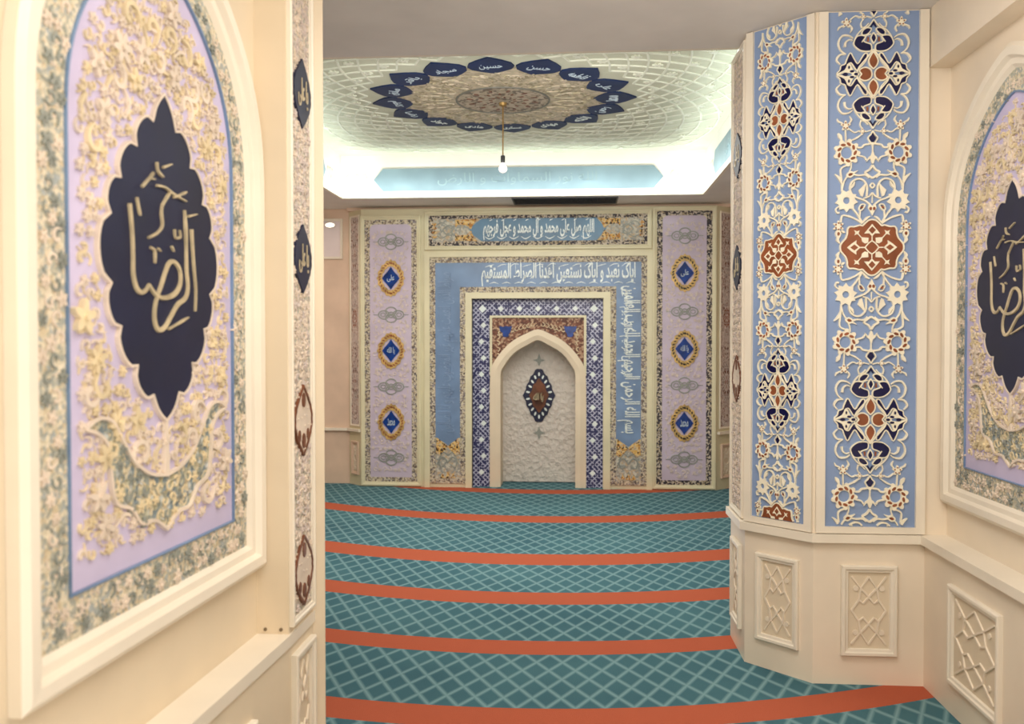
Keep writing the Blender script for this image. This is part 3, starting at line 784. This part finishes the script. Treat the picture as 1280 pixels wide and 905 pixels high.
# ---------------- ceiling medallion
CX, CY = -.6, 7.22
t = thing('ceiling_medallion', 'round carved ceiling rosette ringed by sixteen blue inscribed petals', 'ceiling medallion', (CX, CY, TZ), 0, rx=pi/2)
g = G(); g.ell(0, 0, .86, .86, 0, 0, .007, 64); g.build('rosette_field', 'mosaic_rosette', t)
g = G(); g.ell(0, 0, .37, .37, 0, .007, .010, 48); core = g.build('rosette_core', 'mosaic_core', t)
g = G(); g.stroke([(.38*cos(2*pi*i/48), .38*sin(2*pi*i/48)) for i in range(48)], .016, .007, .016, True, 1)
g.build('core_ring', plain('grey_bronze', (110, 108, 98), .5), core)
g = G()
for k in range(12):
    a = 2*pi*k/12
    for r_, s in ((.27, .03), (.19, .022), (.1, .016)): g.ell(r_*cos(a+r_*3), r_*sin(a+r_*3), s, s*.5, a+.6, .010, .014, 8)
g.build('core_petal', 'brown_dark', core)
g = G()
for k in range(16):
    a = 2*pi*(k+.5)/16
    for s in (1, -1):
        g.stroke([(r_*cos(a+s*d), r_*sin(a+s*d)) for r_, d in ((.42, .0), (.5, .12), (.6, .1), (.68, -.04), (.64, -.1), (.58, -.04))], .016, .007, .013, ws=[.6, 1, 1, .5])
    flower(g, None, .72*cos(a+pi/16), .72*sin(a+pi/16), .04, 5, .014)
g.build('scroll_relief', 'mosaic_rosette', t)
names14 = ['محمد', 'علی', 'فاطمه', 'حسن', 'حسین', 'سجاد', 'باقر', 'صادق', 'کاظم', 'رضا', 'جواد', 'هادی', 'عسکری', 'مهدی', 'الله', 'رحمن']
for k in range(16):
    a = 2*pi*(k+.04)/16
    def R2(p): return (p[0]*cos(a)-p[1]*sin(a), p[0]*sin(a)+p[1]*cos(a))
    half = [(.735, 0), (.775, .075), (.825, .145), (.885, .170), (.95, .152), (1.01, .095), (1.085, 0)]
    pts = [R2(p) for p in half]+[R2((p[0], -p[1])) for p in half[-2:0:-1]]
    g = G(); g.poly(pts, .0, .012); pe = g.build('petal', 'petal_blue', t)
    g = G(); lettering(g, names14[k], .89*cos(a), .89*sin(a), .17, .10, .015, a+(pi/2 if sin(a) < .1 else -pi/2), bold=.0)
    g.v = [(x, min(y, -.0122), z) for x, y, z in g.v]
    g.build('inscription', 'white_script' if sin(a) < -.6 else 'blue_script', pe)
# raised lattice on the tray ceiling
t = thing('ceiling_tracery', 'pale raised star lattice covering the tray ceiling around the medallion', 'ceiling ornament', (CX, CY, TZ), 0, rx=pi/2)
g = G()
bx0, bx1, by0, by1 = TX0-CX+.06, TX1-CX-.06, -(TY1-CY)+.06, CY-TY0-.06
for k in range(36):
    for s in (1, -1):
        a0 = 2*pi*k/36; pts = []
        for i in range(16):
            r_ = 1.1+i*.11; a = a0+s*i*.055*2
            p = (r_*cos(a), r_*sin(a))
            if not (bx0 < p[0] < bx1 and by0 < p[1] < by1): break
            pts.append(p)
        if len(pts) > 1: g.stroke(pts, .018, 0, .008, sm=1)
for i in range(5):
    r_ = 1.22+i*.22
    for k in range(36):
        a = 2*pi*(k+.5*(i % 2))/36; p = (r_*cos(a), r_*sin(a))
        if bx0+.05 < p[0] < bx1-.05 and by0+.05 < p[1] < by1-.05: flower(g, None, p[0], p[1], .04, 6, .01)
g.build('lattice', plain('pale_lattice', (226, 228, 212), .6), t)

# blue cartouche strips on the tray's upright faces
def tray_strip(loc, rz, L, label):
    t = thing('inscription_strip', label, 'inscription panel', loc, rz, )
    z0 = loc[2]; g = G(z0); z1 = z0+.235; zm = (z0+z1)/2
    g.poly([(-L, zm), (-L+.1, z0), (L-.1, z0), (L, zm), (L-.1, z1), (-L+.1, z1)], 0, .01); g.build('blue_cartouche', 'strip_blue', t)
    g = G(z0)
    lettering(g, 'الله نور السماوات و الارض', 0, zm, L*1.1, .13, .015, bold=0)
    g.v = [(x, min(y, -.0101), z) for x, y, z in g.v]
    g.build('inscription', plain('washed_script', (134, 154, 160), .5), t)
    g = G(z0)
    for s in (1, -1):
        for i in range(3):
            u = s*(L+.1+i*.08); g.stroke([(u, zm-.06), (u+s*.04, zm), (u, zm+.06), (u-s*.03, zm)], .014, 0, .01, True)
    g.build('end_scroll', 'relief_beige', t)
tray_strip((-.62, TY1-.001, ZC+.075), 0, 1.52, 'pale blue pointed strip on the back face of the ceiling tray')
tray_strip((TX1-.001, 7.1, ZC+.075), -pi/2, 1.55, 'pale blue pointed strip on the right face of the ceiling tray')
tray_strip((TX0+.001, 7.1, ZC+.075), pi/2, 1.55, 'pale blue pointed strip on the left face of the ceiling tray')

# ---------------- pendant bulb
t = thing('pendant_lamp', 'bare bulb hanging on a thin cord from the ceiling medallion', 'lamp', (CX, CY, TZ-.03))
g = G(TZ-.03); g.tube([(0, 0, TZ-.03), (.001, 0, TZ-.2), (0, 0, TZ-0.460)], .006, 8); g.build('cord', 'brass', t)
g = G(TZ-.03); g.tube([(0, 0, TZ-.029), (0, 0, TZ-.05), (0, 0, TZ-.06)], [.035, .03, .008], 16); g.build('ceiling_rose', 'brass', t)
g = G(TZ-.03); g.tube([(0, 0, TZ-0.455), (0, 0, TZ-0.460), (0, 0, TZ-0.510), (0, 0, TZ-0.515)], [.012, .018, .018, .014], 14); g.build('socket', 'black', t)
g = G(TZ-.03); g.tube([(0, 0, TZ-0.512), (0, 0, TZ-0.530), (0, 0, TZ-0.550), (0, 0, TZ-0.570), (0, 0, TZ-0.590), (0, 0, TZ-0.600)], [.012, .018, .032, .036, .026, .004], 16); g.build('bulb', 'bulb', t, smooth_=True)

# ------------------------------------------------------------------ right pier (three faces) and side wall
YB = 4.21
PX0, PX1, PX2, PX3 = .848, 1.114, 1.621, 1.72     # faces and recess of the right pier, in metres
LZ = .708
g = G()
g.prism([(PX3+.02, YB), (PX1, YB), (PX0, YB+.266), (PX0, 4.88), (1.2, 5.2), (2.4, 5.2), (2.4, YB)], 0, ZC)
struct('wall_right', g, 'pier')
g = G(); g.box(PX3, PX3+.7, -3.2, YB, 0, ZC); struct('wall_right', g, 'pier')
g = G(); g.box(PX2, PX3, -3.2, YB, 0, LZ-.036); struct('trim_6', g, 'pier')
g = G(); g.box(PX2, PX3, -3.2, YB, 2.87, ZC); struct('trim_7', g, 'pier')
g = G()
o = .028; k = o*math.tan(radians(22.5))
g.prism([(PX3, -3.2), (PX3, YB+.02), (PX1, YB+.02), (PX0+.014, YB+.266), (PX0+.014, 4.88), (PX0-o, 4.88), (PX0-o, YB+.266-k), (PX1-k, YB-o), (PX2-o, YB-o), (PX2-o, -3.2)], LZ-.036, LZ+.004)
struct('trim_4', g, 'wood_cream')

def relief_panel(name, label, loc, rz, w, fw, zc, su, sv, cells, seed=0):
    """tall blue panel with pierced ivory lace"""
    z0 = loc[2]
    t = thing(name, label, 'wall panel', loc, rz)
    zt_ = 3.135
    g = G(z0)
    for a in ((-w/2, -fw/2), (fw/2, w/2)): 
        g.rect(a[0], a[1], z0, zt_, 0, .018)
    g.rect(-fw/2, fw/2, z0, z0+.03, 0, .018)
    g.build('frame', 'wood_cream', t)
    g = G(z0); g.rect(-fw/2, fw/2, z0+.03, zt_, 0, .003); g.build('field', 'field_blue', t)
    carved_strip(t, 0, zc, su, sv, z0+.034, zt_, z0, cells=cells)
    return t
CL = [(0, 1), (0, -1), (-1, 1), (-1, -1)]
relief_panel('lacework_panel', 'wider blue panel of ivory lacework with navy crosses, on the right pillar facing front', ((PX1+PX2)/2, YB, LZ+.008), 0, .495, .412, 2.847, .00363, .003816, CL)
aw = hypot(.266, .266)
relief_panel('lacework_panel', 'narrower blue lacework panel on the angled face of the right pillar', ((PX0+PX1)/2, YB+.133, LZ+.008), -pi/4, aw-.006, .292, 2.678, .00256, .00311, CL)
# ornament on the pier side facing the hall
def floral_strip(label, loc, rz, w, zt_, zs, navy_until, wm=.7):
    t = thing('floral_strip', label, 'wall panel', loc, rz); z0 = loc[2]
    g = G(z0); g.frame(-w/2, w/2, z0, zt_, .025, 0, .016); g.build('frame', 'wood_cream', t)
    g = G(z0); g.rect(-w/2+.02, w/2-.02, z0+.02, zt_-.02, 0, .004); g.build('field', 'mosaic_strip', t)
    g1, g2 = G(z0), G(z0); W = w/2-.035
    scatter_relief(g1, g2, lambda x, y: abs(x) < W and z0+.03 < y < zt_-.03, (-W, W, z0+.03, zt_-.03), .036, 5, .009)
    g1.build('vine_relief', 'relief_beige', t); g2.build('leaf_relief', 'relief_lilac', t)
    for i, z in enumerate(zs):
        g = G(z0); a, b_ = W*wm*1.15, .118; half = []
        for k in range(21):
            q = pi*k/20; half.append((a*sin(q)*(1+.03*cos(14*q)), z+b_*(1-2*k/20)))
        pl = half+[(-x, y) for x, y in half[-2:0:-1]]
        if i < navy_until:
            g.poly(pl, .0, .014); m = g.build('medallion', 'navy_matte', t)
            g = G(z0); lettering(g, 'یا علی', 0, z, a*1.1, .1, .017, bold=.0); g.v = [(x, min(y, -.0142), zz_) for x, y, zz_ in g.v]; g.build('inscription', 'script_gold', m)
        else:
            g.poly(pl, .0, .010); m = g.build('medallion', 'relief_beige', t, label='open ivory medallion with dark brown outline')
            g = G(z0); g.stroke(pl, .012, .0, .014, True, 1)
            for s in (1, -1): g.ell(0, z+s*.07, .018, .026, 0, .010, .014, 8); g.ell(s*a*.5, z-.05, .012, .02, 0, .01, .014, 8)
            g.build('medallion_inlay', 'brown_dark', m)
    return t
floral_strip('narrow floral strip with small dark medallions, on the hall side of the right pillar', (PX0, YB+.266+.2, LZ+.01), -pi/2, .34, 3.12, (2.58, 2.0, 1.42), 2)

wainscot(((PX1+PX2)/2, YB, .14), 0, .255, .14, .565, 'square carved wainscot panel on the front face of the right pillar')
wainscot(((PX0+PX1)/2, YB+.133, .14), -pi/4, .235, .14, .57, 'square carved wainscot panel on the angled face of the right pillar')
wainscot((PX0, YB+.46, .14), -pi/2, .24, .14, .57, 'square carved wainscot panel on the hall side of the right pillar')
wainscot((PX2, 3.68, .14), -pi/2, .46, .14, .565, 'wide carved wainscot panel below the shelf on the right side wall')

# ------------------------------------------------------------------ left wall (slightly angled) with pilaster
AL = radians(2.5); PL = (-1.053, 2.83)
def LP(d): return (PL[0]+sin(AL)*d, PL[1]+cos(AL)*d)
e0 = LP(-6.03)
g = G(); n_ = (-cos(AL)*.5, sin(AL)*.5)
g.prism([e0, PL, (PL[0]+n_[0], PL[1]+n_[1]), (e0[0]+n_[0], e0[1]+n_[1])], 0, ZC)
struct('wall_left', g, 'cream')
g = G(); g.prism([(PL[0]-.3, 2.83), (-.946, 2.83), (-.946, 3.10), (-.912, 3.134), (-.93, 3.2), (-1.6, 3.2), (-1.6, 2.86), (PL[0]-.3, 2.86)], 0, ZC)
struct('wall_left', g, 'cream')
g = G(); g.prism([(e0[0]+.107, e0[1]), (-.946, 2.83), PL, e0], 0, .6); struct('trim_8', g, 'cream')
g = G(); g.prism([(e0[0]+.107, e0[1]), (-.946, 2.83), PL, e0], 2.97, ZC); struct('trim_9', g, 'cream')
g = G(); g.prism([(e0[0]+.115, e0[1]), (-.938, 2.82), (-.938, 3.10), (-.955, 3.10), (-.955, 2.835), PL, e0], .6, .64)
struct('trim_5', g, 'wood_cream')

def arch_half(hw, t): return hw*max(0, 1-min(1, t)**2.4)**.75
def arch_pts(hw, zb_, zs_, H, n=18):
    r = [(hw, zb_), (hw, (zb_+zs_)/2), (hw, zs_)]
    for i in range(1, n+1):
        t = 1-(1-i/n)**1.5; r.append((arch_half(hw, t), zs_+H*t))
    r[-1] = (0, zs_+H)
    return r+[(-x, z) for x, z in r[-2::-1]]

SCRIPT = {
 'alef': [(-0.173, 1.938), (-0.166, 1.895), (-0.161, 1.85), (-0.16, 1.809), (-0.159, 1.768), (-0.145, 1.737), (-0.123, 1.727), (-0.101, 1.735), (-0.089, 1.749)],
 'alef2': [(-0.141, 1.958), (-0.132, 1.931), (-0.126, 1.916)],
 'dad': [(-0.089, 1.749), (-0.051, 1.724), (-0.003, 1.72), (0.047, 1.735), (0.073, 1.763), (0.071, 1.797), (0.043, 1.817), (0.015, 1.812), (-0.007, 1.785), (-0.031, 1.745), (-0.045, 1.727)],
 'ra': [(-0.045, 1.727), (-0.061, 1.689), (-0.06, 1.656), (-0.042, 1.636), (-0.01, 1.644), (0.024, 1.675), (0.058, 1.705), (0.099, 1.724), (0.115, 1.754), (0.108, 1.8)],
 'lam': [(0.108, 1.8), (0.107, 1.863), (0.105, 1.915), (0.099, 1.963)],
 'alefr': [(0.138, 1.916), (0.143, 1.867), (0.152, 1.803), (0.16, 1.751), (0.156, 1.691)],
 'fatha': [(0.007, 1.639), (0.057, 1.654), (0.116, 1.673)],
 'v1': [(-0.089, 1.866), (-0.048, 1.882), (-0.021, 1.904), (-0.024, 1.936), (-0.021, 1.956)],
 't1': [(-0.079, 1.843), (-0.059, 1.835), (-0.058, 1.805)], 't2': [(-0.043, 1.844), (-0.03, 1.838)],
 'd1': [(0.027, 1.857), (0.038, 1.845)], 't3': [(0.12, 1.949), (0.169, 1.962)],
 's1': [(-0.117, 1.988), (-0.085, 2.013), (-0.061, 2.033), (-0.077, 2.017), (-0.056, 2.018)],
 's2': [(-0.046, 2.004), (-0.004, 2.006), (0.04, 1.996), (0.109, 1.988)], 's3': [(-0.014, 2.056), (0.03, 2.073)],
 's4': [(-0.045, 2.063), (-0.04, 2.042), (-0.014, 2.031)], 's5': [(0.04, 1.988), (0.086, 2.004), (0.109, 2.014)],
 's6': [(-0.021, 1.956), (0.001, 1.979), (0.023, 1.999)], 's7': [(0.044, 1.904), (0.049, 1.882), (0.075, 1.888), (0.07, 1.905)]}
CUSP = [(0, 2.248), (.058, 2.165), (.137, 2.085), (.208, 1.995), (.252, 1.905), (.25, 1.742), (.212, 1.642), (.14, 1.548), (.066, 1.47), (0, 1.40)]
def scallop():
    r = []
    for i in range(len(CUSP)-1):
        (x0, y0), (x1, y1) = CUSP[i], CUSP[i+1]
        dx, dy = x1-x0, y1-y0; L = hypot(dx, dy); nx, ny = -dy/L, dx/L
        b_ = .05 if i == 4 else (.010 if i in (0, 8) else .034)
        for k in range(8):
            s = k/8; q = sqrt(max(0, 1-(2*s-1)**2))*b_ if b_ > .01 else sin(pi*s)*b_
            r.append((x0+dx*s+nx*q, y0+dy*s+ny*q))
    return r+[(0, 1.40)]
def arched_panel(label, loc, rz, seed):
    z0 = .86
    t = thing('arched_panel', label, 'wall panel', loc, rz)
    # moulding
    g = G(z0)
    A = arch_pts(.60, .87, 2.08, .70); n = len(A)
    prof = [(0, 0), (0, .03), (.18, .042), (.5, .04), (.62, .022), (.85, .02), (1, .006), (1, 0)]
    Bn = arch_pts(.51, .955, 2.08, .60)
    rows = []
    for s, h in prof: rows.append([g.P(a[0]*(1-s)+b_[0]*s, a[1]*(1-s)+b_[1]*s, h) for a, b_ in zip(A, Bn)])
    for a, b_ in zip(rows, rows[1:]):
        for i in range(n): j = (i+1) % n; g.f.append((a[i], a[j], b_[j], b_[i]))
    g.build('moulding', 'wood_cream', t)
    g = G(z0); Cn = arch_pts(.41, 1.055, 2.08, .51)
    g.ring(Bn, Cn, 0, .006); g.build('mosaic_border', 'mosaic_left', t)
    # carved leaves on the border
    g1, g2 = G(z0), G(z0)
    def inarch(x, y, hw, zb_, H): 
        if y < zb_: return False
        return y < 2.08+H and abs(x) < (hw if y <= 2.08 else arch_half(hw, (y-2.08)/H))
    scatter_relief(g1, g2, lambda x, y: inarch(x, y, .50, .965, .58) and not inarch(x, y, .42, 1.045, .52), (-.5, .5, .96, 2.72), .042, seed+1, .011)
    g1.build('border_leaves', 'relief_beige', t); g2.build('border_vines', 'grey_line', t)
    g = G(z0); g.poly(Cn, 0, .004); g.build('field', 'lavender', t)
    g = G(z0); g.stroke(Cn, .008, 0, .012, True, 0); g.build('blue_fillet', 'band_blue', t)
    sc_ = scallop()
    outl = sc_+[(-x, y) for x, y in sc_[-2:0:-1]]
    def in_med(x, y, m=.03):
        return inpoly(x*(1-m*2.2), (y-1.82)*(1-m*1.2)+1.82, outl)
    low = [(-.355, 1.41), (-.305, 1.395), (-.265, 1.36), (-.255, 1.29), (-.235, 1.225), (-.17, 1.2), (-.125, 1.155), (-.06, 1.15), (0, 1.115)]
    upp = [(-.355, 1.41), (-.305, 1.43), (-.25, 1.42), (-.205, 1.37), (-.15, 1.31), (-.08, 1.272), (0, 1.258)]
    sl = smooth(low, False, 4); su_ = smooth(upp, False, 4)
    crest = sl+[(-x, y) for x, y in sl[-2::-1]]+[(-x, y) for x, y in su_[1:]]+su_[-2:0:-1]
    g = G(z0); g.poly(crest, 0, .007); cr = g.build('crest', 'mosaic_crest', t, label='grey-blue mosaic crest below the medallion')
    g = G(z0); g.stroke(crest, .011, 0, .015, True, 0); g.stroke([(0, 1.258), (0, 1.40)], .02, 0, .014, ws=[1.6, .8]); g.build('crest_edge', 'relief_beige', cr)
    g1, g2 = G(z0), G(z0)
    scatter_relief(g1, g2, lambda x, y: inpoly(x, y, crest), (-.36, .36, 1.1, 1.45), .04, seed+2, .011)
    g1.build('crest_vines', 'relief_gold', cr); g2.build('crest_leaves', 'band_blue' if 0 else 'grey_line', cr)
    # large floral relief
    g1, g2 = G(z0), G(z0)
    scatter_relief(g1, g2, lambda x, y: inarch(x, y, .38, 1.115, .47) and not in_med(x, y) and not inpoly(x, y, crest), (-.37, .37, 1.11, 2.6), .037, seed+3, .012)
    okk = lambda x, y: inarch(x, y, .36, 1.14, .43) and not in_med(x, y, .09) and not inpoly(x, y, crest)
    scatter_relief(g1, g2, okk, (-.37, .37, 1.13, 2.6), .085, seed+4, .017)
    g1.build('blossom_relief', 'relief_beige', t); g2.build('leaf_relief', 'relief_gold', t)
    g = G(z0); g.poly(outl, 0, .012); md = g.build('medallion', 'navy_matte', t, label='scalloped midnight blue medallion')
    g = G(z0); g.stroke(outl, .009, 0, .015, True, 0); g.build('medallion_rim', 'relief_beige', md)
    g = G(z0)
    for k, p in SCRIPT.items():
        w = .0125 if k in ('dad', 'ra', 'lam', 'alef', 'alefr') else .007
        ws = [.8, 1.2, 1, 1.1, .9] if k in ('dad', 'ra') else [1.1, .8, .7, .5] if k == 'alefr' else [1, .8, 1.2, .5]
        g.stroke(p, w, .01, .018, ws=ws, sm=5)
    g.build('inscription', 'script_gold', md, label='gilded thuluth lettering')
    return t
def inpoly(x, y, P):
    r = False; j = len(P)-1
    for i in range(len(P)):
        if (P[i][1] > y) != (P[j][1] > y) and x < (P[j][0]-P[i][0])*(y-P[i][1])/(P[j][1]-P[i][1])+P[i][0]: r = not r
        j = i
    return r
q = LP(-.605)
arched_panel('large arched floral panel with a navy calligraphy medallion on the near left wall', (q[0]+.0006, q[1], .86), pi/2-AL, 11)
arched_panel('arched floral panel with navy medallion, cut off at the right edge', (PX3-.0006, 3.6, .86), -pi/2, 31)
floral_strip('narrow floral strip with dark almond medallions on the left pilaster', (-.946, 2.965, .66), pi/2, .25, 3.1, (2.455, 1.892, 1.337, .82), 2, .9)
wainscot((-.946, 2.965, .1), pi/2, .22, .1, .56, 'small carved wainscot panel below the left pilaster strip')
q = (-.946-sin(AL)*.55, 2.83-cos(AL)*.55)
wainscot((q[0], q[1], .08), pi/2-AL, .5, .08, .485, 'wide carved wainscot panel below the shelf on the near left wall')
for i, x in enumerate((-1.025, -.972)):
    t = thing('screw', 'small screw head low on the left pilaster front, %s' % ('nearer the wall' if i == 0 else 'nearer the hall'), 'screw', (x, 2.83, .655))
    g = G(); g.ell(0, 0, .006, .006, 0, 0, .003, 10); g.build('screw_head', 'steel', t)

for o in list(COL.objects):
    if o.parent or 'label' not in o.keys(): continue
    n = o.name.split('.')[0]
    gname = {'wainscot_panel': 'carved wainscot panels', 'arched_panel': 'arched floral panels', 'lacework_panel': 'blue lacework panels on the right pillar',
             'ornamental_panel': 'lilac panels beside the mihrab', 'ornament_strip': 'strips on the splayed walls', 'floral_strip': 'narrow floral strips',
             'inscription_strip': 'blue strips around the ceiling tray', 'screw': 'screws on the left pilaster'}.get(n)
    if gname: o['group'] = gname

# ------------------------------------------------------------------ lights
def area(name, loc, rot, sx, sy, p, c):
    l = bpy.data.lights.new(name, 'AREA'); l.shape = 'RECTANGLE'; l.size = sx; l.size_y = sy; l.energy = p; l.color = c
    o = bpy.data.objects.new(name, l); COL.objects.link(o); o.location = loc; o.rotation_euler = rot; return o
cool = (.90, 1, .95)
W, D = TX1-TX0-.2, TY1-TY0-.2
q = radians(140)
cw = 12
area('cove_light', ((TX0+TX1)/2, TY1-.16, ZC+.04), (radians(145), 0, 0), W, .05, cw, cool)
area('cove_light', ((TX0+TX1)/2, TY0+.16, ZC+.04), (radians(-145), 0, 0), W, .05, cw*.5, cool)
area('cove_light', (TX1-.16, (TY0+TY1)/2, ZC+.04), (0, radians(-145), 0), .05, D, cw*1.2, cool)
area('cove_light', (TX0+.16, (TY0+TY1)/2, ZC+.04), (0, radians(145), 0), .05, D, cw*1.2, cool)
area('overhead_fill', (.3, 1.9, 3.05), (0, 0, 0), 1.6, 2.4, 40, (1, .95, .88))  # added overhead fill for the near walls and pillars, no fixture there
area('overhead_fill', (.2, -1.5, 2.9), (radians(35), 0, 0), 2.2, 1.5, 58, (1, .94, .86))  # added fill from behind the camera, aimed down the hall
area('overhead_fill', (-.5, 7.2, 3.1), (0, 0, 0), 2.6, 2.6, 60, (1, .96, .90))  # added downward fill for the hall below the tray
area('mihrab_fill', (-.45, 5.6, 3.05), (radians(52), 0, 0), 2.6, .5, 44, (1, .97, .92))  # added fill aimed at the mihrab wall, not a fixture of the hall
area('overhead_fill', (-3.1, 8.3, 3.05), (0, 0, 0), .8, 1.5, 16, (1, .84, .72))  # unseen warm fill above the left recess
area('pillar_fill', (.1, 2.7, 2.95), (radians(52), 0, radians(-30)), .9, .5, 14, (1, .97, .94))  # extra fill put in to brighten the right pillar
area('upward_fill', (.3, 0, .5), (pi, 0, 0), 1.2, 3, 44, (1, .95, .9))  # added upward fill that lifts the dim soffit, no floor lamp stands here
area('upward_fill', (-.5, 6.5, .3), (pi, 0, 0), 2.5, 3, 16, (1, .97, .94))  # second added upward fill, under the tray
wd = bpy.data.worlds.new('room_fill'); sc.world = wd; wd.use_nodes = True
wd.node_tree.nodes['Background'].inputs[0].default_value = (1, .95, .9, 1)
wd.node_tree.nodes['Background'].inputs[1].default_value = .2

# ------------------------------------------------------------------ camera
cd = bpy.data.cameras.new('camera'); co = bpy.data.objects.new('camera', cd); COL.objects.link(co)
cd.sensor_fit = 'HORIZONTAL'; cd.sensor_width = 36; cd.lens = 1100/1280*36
co.location = (0, 0, 1.6)
co.rotation_euler = (pi/2-atan(22.5/1100), 0, YAW)
cd.clip_start = .05
cd.dof.use_dof = True; cd.dof.focus_distance = 5.0; cd.dof.aperture_fstop = 2.6
sc.camera = co
sc.view_settings.view_transform = 'Standard'
sc.view_settings.look = 'None'
sc.view_settings.exposure = 0
